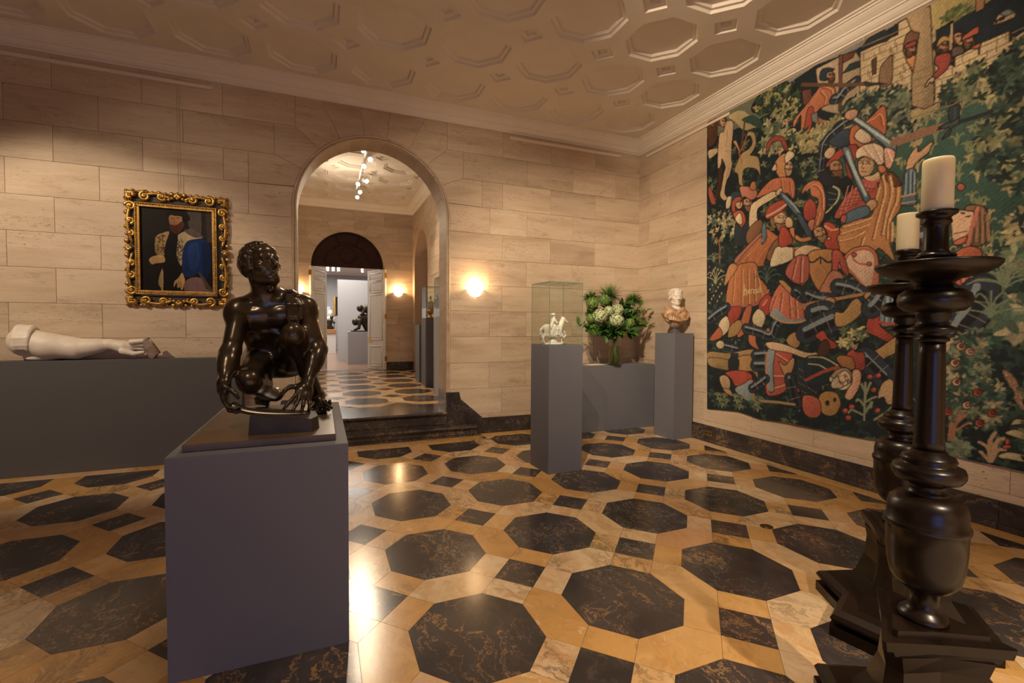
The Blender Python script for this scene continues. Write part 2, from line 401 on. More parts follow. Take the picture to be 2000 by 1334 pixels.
ALU = newmat('track_metal', (.45,.43,.40), .4, .7); WHITEL = newmat('white_lamp', (.75,.72,.66), .4)

# ------------------------------------------------------------------ the hall
XR, YB, ZC, ZB, ZT, Z2 = 4.0345, 4.102, 4.229, .2164, 4.40, .337
XL, YF = -6.0, -5.3
ACX, ASP, ARI, ARO = -.036, 2.93, .9235, .972      # arch centre x, spring height, opening and moulding radius
Y2W = YB+.42                                       # far side of the arch wall
def poly_holes(name, outer, hole, y0, y1, m):
    """a wall slab in the xz plane with one arched hole, as a bridged strip"""
    mb = MB()
    n = len(hole)
    vs = [(x,y0,z) for x,z in hole]+[(x,y1,z) for x,z in hole]
    mb.add(vs, [(i,i+1,n+i+1,n+i) for i in range(n-1)])
    x0,z0,x1,z1 = outer
    for y in (y0,y1):
        vs = [(x,y,z) for x,z in hole]; N = len(vs)
        vs += [(x0,y,z0),(x0,y,z1),(x1,y,z1),(x1,y,z0)]
        h = N//2
        fs = [(N, *range(0,h+1), N+1), (N+1, h, N+2), (*range(h,N), N+3, N+2)]
        mb.add(vs, fs)
    mb.add([(x0,y0,z0),(x0,y0,z1),(x1,y0,z1),(x1,y0,z0),(x0,y1,z0),(x0,y1,z1),(x1,y1,z1),(x1,y1,z0)], [(0,1,5,4),(1,2,6,5),(2,3,7,6)])
    me = bpy.data.meshes.new(name); me.from_pydata(mb.v, [], mb.f); me.validate(); me.update()
    return link(name, me, m)
def arch_pts(cx, r, sp, z0, n=28):
    return [(cx-r,z0)]+[(cx+r*math.cos(a),sp+r*math.sin(a)) for a in np.linspace(math.pi,0,n)]+[(cx+r,z0)]
wall_back = struct(poly_holes('wall_back', (XL,0,XR+.3,ZT+.1), arch_pts(ACX, ARI, ASP, 0), YB, Y2W, MORTAR))

# --- travertine ashlar on the back wall
CO = .3595; J = .0011; BD = .011
def block(poly, axis, face, out, parent, nm='stone_block', m=TRAV):
    """one ashlar: polygon on the wall plane, face coordinate, proud direction"""
    if area2(poly) < 0: poly = poly[::-1]
    p = inset_poly(poly, J)
    return MB().prism(p, face, face+out, axis, inset=.0022).build(nm, m, parent)
def row_z(k): return (max(ZC-CO*(k+1), ZB-.01), ZC-CO*k)
A_j = [-5.45,-4.70,-3.95,-3.203,-2.457,-1.708]; B_j = [-5.07,-4.32,-3.577,-2.832,-2.089]
RA_j = [1.689,2.448,3.21,XR]; RB_j = [2.065,2.82,3.577,XR]
for k in range(12):
    z0, z1 = row_z(k)
    if z1-z0 < .03: continue
    le = {0:-.963, 1:-1.187, 2:-1.458}.get(k, ACX-ARO); re = {0:.891, 1:1.115, 2:1.386}.get(k, ACX+ARO)
    lj = [j for j in (A_j if k%2 == 0 else B_j) if j < le-.2]+[le]
    if k >= 3 and k%2 == 1: lj = lj[:-1]+[-1.46, le]
    rj = [re]+([1.50] if k >= 3 and k%2 == 1 else [])+[j for j in (RA_j if k%2 == 0 else RB_j) if j > re+.2]
    for a, b in list(zip(lj[:-1], lj[1:]))+list(zip(rj[:-1], rj[1:])):
        poly = [(a,z0),(b,z0),(b,z1),(a,z1)]
        near = a == re or b == le; sg = 1 if a == re else -1; far = b if sg > 0 else a
        if near and k == 3:        # follows the start of the arch curve
            far = 2*ACX-far if sg > 0 else far
            poly = [(far,z0),(ACX-ARO,z0)]+[(ACX+ARO*math.cos(R(t)),ASP+ARO*math.sin(R(t))) for t in np.linspace(180,166.8,5)]+[(far,z1)]
            if sg > 0: poly = [(2*ACX-x,z) for x,z in poly]
        elif near and k == 10:     # stands on the raised skirting beside the steps
            far = 2*ACX-far if sg < 0 else far
            poly = [(1.338,z0),(far,z0),(far,z1),(ACX+ARO,z1),(ACX+ARO,.594),(1.065,.594),(1.086,.493)]
            if sg < 0: poly = [(2*ACX-x,z) for x,z in poly]
        elif near and k == 11:
            far = 2*ACX-far if sg < 0 else far
            if far < 1.45: continue
            poly = [(1.40,z0),(far,z0),(far,z1),(1.338,z1)]
            if sg < 0: poly = [(2*ACX-x,z) for x,z in poly]
        block(poly, 'y', YB, -BD, wall_back)
def rad(a, r): return (ACX+r*math.cos(R(a)), ASP+r*math.sin(R(a)))
def arc(a0, a1, r=ARO, n=7): return [rad(a, r) for a in np.linspace(a0, a1, n)]
z_ = [ZC-CO*k for k in range(5)]
def topx(a): return ACX+(ZC-ASP)/math.tan(R(a))
vou = [arc(98,116)+[(topx(116),ZC),(topx(98),ZC)], arc(116,133)+[(-.963,z_[1]),(-.963,ZC),(topx(116),ZC)],
       arc(133,152)+[(-1.187,z_[2]),(-1.187,z_[1]),(-.963,z_[1])], arc(152,166)+[(-1.458,z_[3]),(-1.458,z_[2]),(-1.187,z_[2])]]
block(arc(82,98)+[(topx(98),ZC),(topx(82),ZC)], 'y', YB, -BD, wall_back, 'voussoir')
for p in vou[:4]:
    block(p, 'y', YB, -BD, wall_back, 'voussoir'); block([(2*ACX-x,z) for x,z in p], 'y', YB, -BD, wall_back, 'voussoir')
# --- arch moulding: a bead round the opening, and the smooth reveal
def sweep_arch(rs, cx, sp, z0, name, m, parent, n=40):
    """rs: profile [(radius, y)] swept round an arch"""
    mb = MB(); path = [('l',z0)]+[('a',a) for a in np.linspace(180,0,n)]+[('r',z0)]; k = len(rs); vs = []
    for kind, v in path:
        for r, y in rs:
            vs.append((cx-r,y,v) if kind == 'l' else (cx+r,y,v) if kind == 'r' else (cx+r*math.cos(R(v)),y,sp+r*math.sin(R(v))))
    fs = [(i*k+j, i*k+j+1, (i+1)*k+j+1, (i+1)*k+j) for i in range(len(path)-1) for j in range(k-1)]
    return mb.add(vs, fs, False).build(name, m, parent)
TRAVR = travertine('travertine_reveal')
sweep_arch([(ARO,YB),(ARO,YB-.012),(ARO-.006,YB-.022),(ARO-.014,YB-.026),(ARO-.022,YB-.022),(ARO-.028,YB-.012),(ARO-.030,YB-.004),(ARO-.036,YB-.014),(ARI,YB-.016),(ARI-.004,YB-.010),(ARI-.004,YB+.02)],
           ACX, ASP, .60, 'arch_moulding', TRAV, wall_back)
# reveal stones between the two faces of the wall
ang = [0,18,36,54,72,90,108,126,144,162,180]
for a0, a1 in zip(ang[:-1], ang[1:]):
    n = 6; vs = []
    for y in (YB+.004, Y2W-.004):
        for r in (ARI-.003, ARI+.03):
            for a in np.linspace(a0+.08, a1-.08, n): x, z = rad(a, r); vs.append((x,y,z))
    fs = []
    for i in range(n-1): fs += [(i,i+1,2*n+i+1,2*n+i), (i,n+i,n+i+1,i+1)]
    MB().add(vs, fs, False).build('reveal_stone', TRAVR, wall_back)
zs = [.60]+[ZC-CO*k for k in range(10,3,-1) if ZC-CO*k > .62]+[ASP]
for s in (-1,1):
    for a, b in zip(zs[:-1], zs[1:]):
        x = ACX+s*(ARI-.003); MB().box((x,YB+.004,a+J), (x+s*.02,Y2W-.004,b-J)).build('reveal_stone', TRAVR, wall_back)

# --- right wall
wall_right = struct(MB().box((XR,YF,-.02),(XR+.3,YB+.3,ZT+.1)).build('wall_right', MORTAR))
for k in range(12):
    z0, z1 = row_z(k)
    if z1-z0 < .03: continue
    js = ([YB,3.40,2.66,1.9,1.15,.40,-.35,-1.1,-1.9,-2.7] if k%2 == 0 else [YB,3.83,2.997,2.28,1.53,.921,.03,-.72,-1.5,-2.3])
    for a, b in zip(js[1:], js[:-1]):
        if z0 > .7 and a < 2.2 and b < 2.66: continue      # behind the tapestry
        block([(a,z0),(b,z0),(b,z1),(a,z1)], 'x', XR, -BD, wall_right)
# --- the walls out of view
wall_left = struct(MB().box((XL-.2,YF,-.02),(XL,YB+.3,ZT+.1)).build('wall_left', TRAV))
wf = MB()
wf.box((XL-.2,YF-.2,-.02),(-2.8,YF,ZT+.1)); wf.box((-.4,YF-.2,-.02),(XR+.3,YF,ZT+.1)); wf.box((-2.8,YF-.2,-.02),(-.4,YF,.3)); wf.box((-2.8,YF-.2,3.0),(-.4,YF,ZT+.1))
wall_front = struct(wf.build('wall_front', TRAV))
wn = struct(MB().box((-2.8,YF-.12,.3),(-.4,YF-.115,3.0)).build('window_1', CASE))
g = MB()
for x in (-2.8,-2.0,-1.24,-.46): g.box((x,YF-.14,.3),(x+.06,YF-.1,3.0))
for z in (.3,1.2,2.1,2.94): g.box((-2.8,YF-.14,z),(-.4,YF-.1,z+.06))
g.build('window_frame', WALNUT, wn)

# --- skirting
def skirting(name, stops, axis, at, sgn):
    root = None
    for a, b in zip(stops[:-1], stops[1:]):
        mb = MB(); o1, o2 = sgn*.024, sgn*.045
        if axis == 'x':
            mb.box((a+.001,at,.035),(b-.001,at+o1,ZB),.003); mb.box((a+.001,at,0),(b-.001,at+o2,.045),.008)
        else:
            mb.box((at,a+.001,.035),(at+o1,b-.001,ZB),.003); mb.box((at,a+.001,0),(at+o2,b-.001,.045),.008)
        if root is None: root = struct(mb.build(name, BLACKW))
        else: mb.build('skirting_slab', BLACKW, root)
    return root
bb_back = skirting('baseboard_back', [1.40,2.6,3.5,XR-.03], 'x', YB, -1)
skirting('baseboard_right', [-5.2,-3.9,-2.6,-1.5,-.30,.9,1.75,2.6,3.3,YB-.03], 'y', XR, -1)
bl = skirting('baseboard_back_left', [XL,-4.6,-3.3,-2.2,-1.40], 'x', YB, -1)
# raised skirting beside the steps
for s in (1,-1):
    q = [(.889,.0),(1.40,.0),(1.40,.224),(1.397,.224),(1.084,.491),(1.070,.53),(1.063,.592),(.889,.592)]
    if s < 0: q = [(2*ACX-x,z) for x,z in q][::-1]
    MB().prism(q[::-1], YB-.026, YB+.02, 'y').build('raised_skirting', BLACKW, bb_back if s > 0 else bl)
    x = ACX+s*ARI
    MB().box((x-s*.012,YB-.02,Z2),(x+s*.01,Y2W,.60)).build('jamb_skirting', BLACKW, bb_back if s > 0 else bl)

# --- steps up into the arch
def step_nose(x0, x1, yf, yb, z0, z1, name, parent=None):
    """tread with a rounded nose, moulded riser below"""
    pr = [(yb,z0),(yf+.02,z0),(yf+.02,z0+.028),(yf+.012,z0+.034),(yf+.03,z0+.045),(yf+.03,z1-.062),(yf+.018,z1-.052),(yf+.02,z1-.044)]
    pr += [(yf+.022-.022*math.cos(a), z1-.022-.020*math.sin(a)) for a in np.linspace(-math.pi/2,math.pi/2,8)[::-1]]+[(yb,z1)]
    n = len(pr); vs = [(x0,y,z) for y,z in pr]+[(x1,y,z) for y,z in pr]
    fs = [tuple(range(n)), tuple(range(n,2*n))]+[(i,(i+1)%n,n+(i+1)%n,n+i) for i in range(n)]
    return MB().add(vs, fs).build(name, BLACK, parent)
st = struct(step_nose(-1.36, 1.285, 3.955, YB+.02, 0, .14, 'step_lower'))
st2 = struct(step_nose(ACX-ARI+.004, ACX+ARI-.004, 4.045, 4.84, .14, Z2, 'step_upper'))

# --- marble floor
FX, FY, FH, FCC = .85, .8993, .3597, .1992     # lattice pitch, octagon half width and corner cut in lattice units
def floor_tiles(parent, ox, oy, irange, jrange, ztop, ok, xmax, ymaxf, px=FX, py=FY):
    h, c = FH, FCC; k = h-c; g = .0009
    octo = [(-k,-h),(k,-h),(h,-k),(h,k),(k,h),(-k,h),(-h,k),(-h,-k)]
    dia = [(0,-c),(c,0),(0,c),(-c,0)]
    e = .5-h
    hexx = [(-e,-k),(0,-k-e),(e,-k),(e,k),(0,k+e),(-e,k)]                     # between neighbours along x
    hexy = [(-k,-e),(k,-e),(k+e,0),(k,e),(-k,e),(-k-e,0)]
    # strips between an octagon's cut corner and the square
    s1 = [(h-.5,k-.5),(0,-c),(-c,0),(k-.5,h-.5)]
    cache = {}
    def put(kind, poly, cx, cy, nm, m):
        P = [((cx+x)*px+ox, (cy+y)*py+oy) for x,y in poly]
        if area2(P) < 0: P = P[::-1]
        mx = sum(p[0] for p in P)/len(P); my = sum(p[1] for p in P)/len(P)
        if not ok(mx,my): return
        ym = ymaxf(mx); cl = clip(clip(P,0,xmax,1),1,ym,1)
        if len(cl) < 3 or abs(area2(cl)) < .004: return
        if len(cl) == len(P) and all(abs(a[0]-b[0])+abs(a[1]-b[1]) < 1e-6 for a in cl for b in P if a == b) and set(cl) == set(P):
            if kind not in cache:
                cache[kind] = MB().prism(inset_poly([(x-mx,y-my) for x,y in P], g), -.012, 0).mesh(nm); cache[kind].materials.append(m)
            o = link(nm, cache[kind], m, parent, (mx,my,ztop))
        else:
            MB().prism(inset_poly([(x-mx,y-my) for x,y in cl], g), -.012, 0).build(nm, m, parent, (mx,my,ztop))
    for i in irange:
        for j in jrange:
            put('o', octo, i, j, 'octagon_tile', BLACK); put('d', dia, i+.5, j+.5, 'square_tile', BLACK)
            put('hx', hexx, i+.5, j, 'hexagon_tile', YELLOW); put('hy', hexy, i, j+.5, 'hexagon_tile', YELLOW)
            for a, (sx,sy) in enumerate(((1,1),(-1,1),(1,-1),(-1,-1))):
                put('s%d' % a, [(x*sx,y*sy) for x,y in s1], i+.5, j+.5, 'strip_tile', YELLOW)
floor = struct(MB().box((XL,YF,-.1),(XR,YB,-.004)).build('floor', GROUT))
def seen(x, y):
    d = np.array((x,y,0))-CAM; z = d@_fw
    if z < .3: return False
    u = 1000+F_PX*(d@_r)/z; v = 667-F_PX*(d@_u)/z
    return -620 < u < 2260 and v < 1600
XB = 4.515*FX
floor_tiles(floor, 0, 0, range(-7,6), range(-2,6), 0, seen, XB, lambda x: 3.70 if x < 1.36 else 3.86)
ys = [-1.6,-.75,.15,1.05,1.95,2.85,3.86]
for a, b in zip(ys[:-1], ys[1:]): MB().prism(inset_poly([(XB,a),(XR-.04,a),(XR-.04,b),(XB,b)],.0009),-.012,0).build('border_tile', YELLOW, floor)
xs = [-5.4,-4.4,-3.4,-2.5,-1.6,-.9,-.2,.5,1.36]
for a, b in zip(xs[:-1], xs[1:]): MB().prism(inset_poly([(a,3.70),(b,3.70),(b,3.97),(a,3.97)],.0009),-.012,0).build('border_tile', YELLOW, floor)
xs = [1.36,2.0,2.7,3.4,XR-.04]
for a, b in zip(xs[:-1], xs[1:]): MB().prism(inset_poly([(a,3.86),(b,3.86),(b,YB-.04),(a,YB-.04)],.0009),-.012,0).build('border_tile', YELLOW, floor)
# unseen part of the hall floor, pale stone picked for a neutral light bounce
MB().box((XL,YF,-.012),(XR,-1.75,-.0015)).build('plain_paving', TRAV, floor)
MB().box((XL,-1.75,-.012),(-5.5,YB,-.0015)).build('plain_paving', TRAV, floor)

# --- coffered ceiling
def coffers(parent, x0, y0, px, py, irange, jrange, xlo, xhi, ylo, yhi, zt, dep=.045):
    """ceiling built from its ribs: every coffer is an octagonal or square pan with two steps, set in a ribbed slab"""
    ho, co = .405, .235; hs = .165
    def ring(h, c, cx, cy, z, sx=px, sy=py):
        k = h-c; return [((cx+x)*sx+x0, (cy+y)*sy+y0, z) for x,y in ((-k,-h),(k,-h),(h,-k),(h,k),(k,h),(-k,h),(-h,k),(-h,-k))]
    def sq(h, cx, cy, z): return [((cx+x)*px+x0, (cy+y)*py+y0, z) for x,y in ((0,-h),(h,0),(0,h),(-h,0))]
    cache = {}
    def pan(rings, nm, kind, cx, cy):
        X, Y = cx*px+x0, cy*py+y0
        if not (xlo < X-.38*px and X+.38*px < xhi and ylo < Y-.38*py and Y+.43*py < yhi) and kind == 'o': return False
        if kind == 's' and not (xlo < X-.1 and X+.1 < xhi and ylo < Y-.1 and Y+.1 < yhi): return False
        if kind not in cache:
            mb = MB(); n = len(rings[0]); vs = [(p[0]-X,p[1]-Y,p[2]-zt) for r in rings for p in r]
            fs = [(i*n+j, i*n+(j+1)%n, (i+1)*n+(j+1)%n, (i+1)*n+j) for i in range(len(rings)-1) for j in range(n)]+[tuple((len(rings)-1)*n+j for j in range(n))]
            me = bpy.data.meshes.new(nm); me.from_pydata(vs, [], fs); me.update(); me.materials.append(PLASTER); cache[kind] = me
        link(nm, cache[kind], PLASTER, parent, (X,Y,zt)); return True
    ribs = MB()
    for i in irange:
        for j in jrange:
            a = pan([ring(ho,co,i,j,zt), ring(ho-.015,co-.006,i,j,zt+.024), ring(ho-.050,co-.021,i,j,zt+.024), ring(ho-.065,co-.027,i,j,zt+.048)], 'octagon_coffer', 'o', i, j)
            pan([sq(hs,i+.5,j+.5,zt), sq(hs-.018,i+.5,j+.5,zt+.022), sq(hs-.090,i+.5,j+.5,zt+.024), sq(hs-.105,i+.5,j+.5,zt+.046)], 'square_coffer', 's', i+.5, j+.5)
    return ho, co, hs
def ribbed_slab(name, x0, y0, px, py, irange, jrange, xlo, xhi, ylo, yhi, zt):
    ho, co, hs = .405, .235, .165; k = ho-co; mb = MB()
    def P(x, y): return (x*px+x0, y*py+y0, zt)
    for i in irange:
        for j in jrange:
            X, Y = i*px+x0, j*py+y0
            full = xlo < X-.38*px and X+.38*px < xhi and ylo < Y-.38*py and Y+.43*py < yhi
            octo = [(-k,-ho),(k,-ho),(ho,-k),(ho,k),(k,ho),(-k,ho),(-ho,k),(-ho,-k)]
            if not full: mb.add([P(i+x,j+y) for x,y in octo], [tuple(range(8))])
            # rib between octagons along x and along y, and the four webs round each square
            mb.add([P(i+ho,j-k),P(i+1-ho,j-k),P(i+1-ho,j+k),P(i+ho,j+k)], [(0,1,2,3)])
            mb.add([P(i-k,j+ho),P(i-k,j+1-ho),P(i+k,j+1-ho),P(i+k,j+ho)], [(3,2,1,0)])
            cx, cy = i+.5, j+.5; e = .5-ho; b = .5-k
            o8 = [(-b,-e),(-e,-b),(e,-b),(b,-e),(b,e),(e,b),(-e,b),(-b,e)]
            sq = [(0,-hs),(hs,0),(0,hs),(-hs,0)]
            XX, YY = cx*px+x0, cy*py+y0
            hole = xlo < XX-.1 and XX+.1 < xhi and ylo < YY-.1 and YY+.1 < yhi
            V = [P(cx+x,cy+y) for x,y in o8]+[P(cx+x,cy+y) for x,y in sq]
            F = [(0,1,8,11),(1,2,8),(2,3,9,8),(3,4,9),(4,5,10,9),(5,6,10),(6,7,11,10),(7,0,11)]
            if not hole: F.append((8,9,10,11))
            mb.add(V, F)
    return mb.build(name, PLASTER)
CX0, CY0, CPX, CPY = .976-.170*.843-.843*4, 3.82-.405*.846, .843, .846
ci, cj = range(-3,12), range(-11,2)
ceiling = struct(ribbed_slab('ceiling', CX0, CY0, CPX, CPY, ci, cj, XL, XR-.20, YF, YB-.2, ZT))
coffers(ceiling, CX0, CY0, CPX, CPY, ci, cj, XL, XR-.20, YF, YB-.2, ZT)
MB().box((XL-.3,YF-.3,ZT+.09),(XR+.3,YB+.3,ZT+.12)).build('upper_slab', PLASTER, ceiling)

# --- cornice
def cornice(name, path, zb, zt, side):
    """moulding profile swept along a list of plan corners [(x,y,inward x,inward y)]"""
    pr = [(0,0),(.012,0),(.014,.016),(.03,.022),(.052,.042),(.066,.062),(.07,.070),(.085,.072),(.088,.086),(.10,.092),(.128,.112),(.15,.132),(.156,.142),(.172,.143),(.176,.156),(.20,.160),(.20,.174)]
    s = (zt-zb)/.174; mb = MB(); k = len(pr)
    vs = [(x+ix*d, y+iy*d, zb+h*s) for x,y,ix,iy in path for d,h in pr]
    fs = [(i*k+j, i*k+j+1, (i+1)*k+j+1, (i+1)*k+j) for i in range(len(path)-1) for j in range(k-1)]
    return struct(mb.add(vs, fs).build(name, CORNICE))
cornice('trim_1', [(XR,YF,-1,0),(XR,YB,-1,-1)], ZC, ZT, 1)
cornice('trim_2', [(XR,YB,-1,-1),(XL,YB,1,-1)], ZC, ZT, 1)
cornice('trim_3', [(XL,YB,1,-1),(XL,YF,1,1)], ZC, ZT, 1)
# picture rails: a thin strip of lighting trough just under the cornice and a hanging rail below it
def rail(name, label, a, b, axis, wall, zc):
    mb = MB(); s = -1
    if axis == 'x': mb.box((a,wall-BD,zc-.018),(b,wall-BD-.032,zc+.018),.003)
    else: mb.box((wall-BD,a,zc-.018),(wall-BD-.032,b,zc+.018),.003)
    return tag(mb.build(name, RAIL), label, 'rail', 'painted picture rails under the cornice')
rail('picture_rail', 'long painted picture rail on the wall above the gilt framed portrait', -5.6, -1.80, 'x', YB, 4.145)
rail('picture_rail', 'short painted picture rail right of the arch, under the cornice', 1.785, 3.64, 'x', YB, 4.158)
rail('picture_rail', 'painted picture rail on the tapestry wall, running out of the corner', 2.3, 3.88, 'y', XR, 4.15)

# ------------------------------------------------------------------ the room beyond the arch
X2, X2L, Y2, ZC2, ZT2 = 1.585, -3.4, 10.45, 4.42, 4.59
def ashlar(parent, axis, face, out, u0, u1, zt, zb, arch=None, phase=0.0, skip=None):
    """courses of stone on a plane; arch=(centre, radius, spring) leaves an arched opening with a ring of voussoirs"""
    k = 0; z1 = zt
    while z1 > zb+.03:
        z0 = max(z1-CO, zb); L = .745; off = phase+(.3725 if k%2 else 0)
        js = [u0]+[u for u in np.arange(math.floor(u0/L)*L+off, u1, L) if u0+.12 < u < u1-.12]+[u1]
        hw = None
        if arch:
            cu, r, sp = arch
            if z0 < sp+r: hw = math.sqrt(max(r*r-max(z0-sp,0)**2, 0)) if z0 > sp else r
        for a, b in zip(js[:-1], js[1:]):
            parts = [(a,b)]
            if hw: parts = [(a,min(b,cu-hw)), (max(a,cu+hw),b)]
            for p, q in parts:
                if q-p > .04 and not (skip and skip(p,q,z0,z1)): block([(p,z0),(q,z0),(q,z1),(p,z1)], axis, face, out, parent)
        z1 = z0; k += 1
    if arch:
        an = np.linspace(0,180,12)
        for a0, a1 in zip(an[:-1], an[1:]):
            t = np.linspace(R(a0),R(a1),4); p = [(cu+r*math.cos(x),sp+r*math.sin(x)) for x in t]+[(cu+(r+.30)*math.cos(x),sp+(r+.30)*math.sin(x)) for x in t[::-1]]
            block(p, axis, face, out*1.25, parent, 'voussoir')
def slab_with_arch(name, u0, u1, z0, z1, w0, w1, arch, axis, zfloor, m):
    cu, r, sp = arch; o = poly_holes(name, (u0,z0,u1,z1), arch_pts(cu,r,sp,zfloor), w0, w1, m)
    if axis == 'x':
        for v in o.data.vertices: x,y,z = v.co; v.co = (y,x,z)
    return o
DA = (-.043, .863, 2.996)
wall_2 = struct(slab_with_arch('wall_far', X2L, X2+.3, 0, ZT2+.1, Y2, Y2+.3, DA, 'y', 0, MORTAR))
ashlar(wall_2, 'y', Y2, -BD, X2L, X2, ZC2, Z2+.22, DA, .1)
NA = (9.36, .80, 3.05)
wall_3 = struct(slab_with_arch('wall_far_right', Y2W, Y2+.02, 0, ZT2+.1, X2, X2+.36, NA, 'x', 0, MORTAR))
ashlar(wall_3, 'x', X2, -BD, Y2W, Y2, ZC2, Z2+.22, NA, .05)
struct(MB().box((X2+.34,8.2,0),(X2+.38,10.5,ZT2)).build('wall_niche', TRAVR))
struct(MB().box((X2L-.2,Y2W,0),(X2L,Y2+.3,ZT2+.1)).build('wall_far_left', TRAVR))
# far face of the arch wall
w4 = struct(MB().box((X2L,Y2W,ASP+ARI+.05),(X2,Y2W+.015,ZT2+.1)).build('wall_arch_rear', TRAVR))
MB().box((X2L,Y2W,0),(ACX-ARI-.02,Y2W+.015,ZT2)).build('wall_facing', TRAVR, w4); MB().box((ACX+ARI+.02,Y2W,0),(X2,Y2W+.015,ZT2)).build('wall_facing', TRAVR, w4)
floor2 = struct(MB().box((X2L,4.5,.1),(X2,Y2+.3,Z2-.004)).build('floor_far', GROUT))
floor_tiles(floor2, -.045, 5.37, range(-2,3), range(-1,7), Z2, lambda x,y: x > -2.2 and y > 4.84, X2-.03, lambda x: Y2-.12, .87, .885)
MB().box((X2L,4.84,Z2-.012),(-2.2,Y2,Z2-.001)).build('plain_paving', YELLOW, floor2)
for a, b in zip(np.linspace(-1.9,X2-.03,6)[:-1], np.linspace(-1.9,X2-.03,6)[1:]): MB().prism(inset_poly([(a,Y2-.12),(b,Y2-.12),(b,Y2),(a,Y2)],.0009),-.012,0).build('border_tile', BLACK, floor2, (0,0,Z2))
sk = MB().box((DA[0]+DA[1]+.01,Y2-.03,Z2),(X2,Y2,Z2+.21),.004); sk.box((X2L,Y2-.03,Z2),(DA[0]-DA[1]-.01,Y2,Z2+.21),.004); struct(sk.build('baseboard_far', BLACKW))
sk = MB().box((X2-.03,Y2W,Z2),(X2,NA[0]-NA[1],Z2+.21),.004); struct(sk.build('baseboard_far_right', BLACKW))
cornice('trim_4', [(X2,Y2W,-1,0),(X2,Y2,-1,-1)], ZC2, ZT2, 1); cornice('trim_5', [(X2,Y2,-1,-1),(X2L,Y2,1,-1)], ZC2, ZT2, 1)
ceil2 = struct(ribbed_slab('ceiling_far', -.04-.843*4, Y2-.6, .843, .846, range(-1,7), range(-7,1), X2L, X2-.2, Y2W, Y2-.2, ZT2))
coffers(ceil2, -.04-.843*4, Y2-.6, .843, .846, range(-1,7), range(-7,1), X2L, X2-.2, Y2W, Y2-.2, ZT2)
MB().box((X2L-.2,Y2W,ZT2+.09),(X2+.3,Y2+.3,ZT2+.12)).build('upper_slab', PLASTER, ceil2)

# dark fanlight over the far doorway
fan = struct(MB().prism([(DA[0]+DA[1]*math.cos(t),DA[2]+DA[1]*math.sin(t)) for t in np.linspace(0,math.pi,28)], Y2+.10, Y2+.14, 'y').build('door_fanlight', WALNUT))
MB().box((DA[0]-DA[1],Y2+.07,DA[2]-.02),(DA[0]+DA[1],Y2+.15,DA[2]+.04),.008).build('transom', WALNUT, fan)
def arc_tube(r, rad_, cx=DA[0], cz=DA[2], y=Y2+.095, a0=0, a1=180, n=28): return [(cx+r*math.cos(t),y,cz+r*math.sin(t)) for t in np.linspace(R(a0),R(a1),n)]
MB().tube(arc_tube(.845,.02),.022,6).build('fanlight_rim', WALNUT, fan); MB().tube(arc_tube(.56,.02),.022,6).build('fanlight_rib', WALNUT, fan)
MB().tube(arc_tube(.19,.02,cz=DA[2]+.29,a0=0,a1=360),.02,6).build('fanlight_roundel', WALNUT, fan)
for a in (70,110): MB().tube([(DA[0]+r*math.cos(R(a)),Y2+.095,DA[2]+r*math.sin(R(a))) for r in (.57,.84)],.018,6).build('fanlight_bar', WALNUT, fan)
MB().prism([(DA[0]+r*math.cos(R(a)),DA[2]+r*math.sin(R(a))) for r,a in ((.63,77),(.79,78.5),(.79,101.5),(.63,103))], Y2+.085, Y2+.105, 'y').build('fanlight_panel', WALNUT, fan)
# white double doors folded into the gallery
def door_leaf(name, hinge, end, flip):
    hx, hy = hinge; ex, ey = end; L = math.hypot(ex-hx,ey-hy); rz = math.atan2(ey-hy,ex-hx); H = 2.63
    root = struct(MB().box((0,-.022,.012),(L,.022,H),.004).build(name, WHITEP, None, (hx,hy,Z2), rz))
    for z0, z1 in ((.10,.62),(.80,1.98),(2.05,2.32),(2.36,2.54)):
        for s in (-1,1):
            f = MB(); a, b = .12, L-.12
            for p, q in (((a,z0),(b,z0)),((b,z0),(b,z1)),((b,z1),(a,z1)),((a,z1),(a,z0))): f.tube([(p[0],s*.022,p[1]),(q[0],s*.022,q[1])],.011,6)
            f.box((a+.05,s*.020,z0+.05),(b-.05,s*.028,z1-.05),.003); f.build('door_panel', WHITEP, root)
    MB().box((L-.20,-.03,.72),(L-.04,.03,.86),.003).build('lock_box', BRASS, root)
    for z in (.25,1.35,2.4): MB().box((-.008,-.034,z),(.014,.034,z+.12)).build('hinge', BRASS, root)
    MB().ball((L-.09,-.03 if flip else .03,.22),.016,8,6).build('door_bolt', DARK, root)
    return root
door_leaf('door_1', (-.93,10.40), (-.56,11.12), 0); door_leaf('door_2', (.87,10.40), (.50,11.12), 1)

# the gallery beyond the doors
GF = mottled('gallery_floor', (.22,.13,.085), (.27,.165,.11), .22, 2); GW = newmat('gallery_wall', (.40,.41,.43), .8); GC = newmat('gallery_ceiling', (.66,.60,.56), .8)
struct(MB().box((-3,Y2+.29,.1),(3.2,22.4,Z2)).build('floor_gallery', GF)); struct(MB().box((-3,22.2,0),(3.2,22.4,4.2)).build('wall_gallery_end', GW))
struct(MB().box((-3.2,Y2+.3,0),(-3,22.4,4.2)).build('wall_gallery_left', GW)); struct(MB().box((3.2,Y2+.3,0),(3.4,22.4,4.2)).build('wall_gallery_right', GW))
struct(MB().box((-3.2,Y2+.3,3.93),(3.4,22.4,4.1)).build('ceiling_gallery', GC))
struct(MB().box((-.17,14.4,Z2),(2.6,14.6,3.02)).build('wall_partition', GW))
struct(MB().box((-3,20.6,Z2),(-.30,20.7,2.35)).build('wall_partition_far', GW))
area('gallery_light', (-.4,13.0,3.85), (-.4,13.0,0), 190, 2.5, 3.5, (1.0,.88,.76)); area('gallery_light_far', (-.9,18.5,3.85), (-.9,18.5,0), 260, 2.5, 4, (1.0,.9,.8))
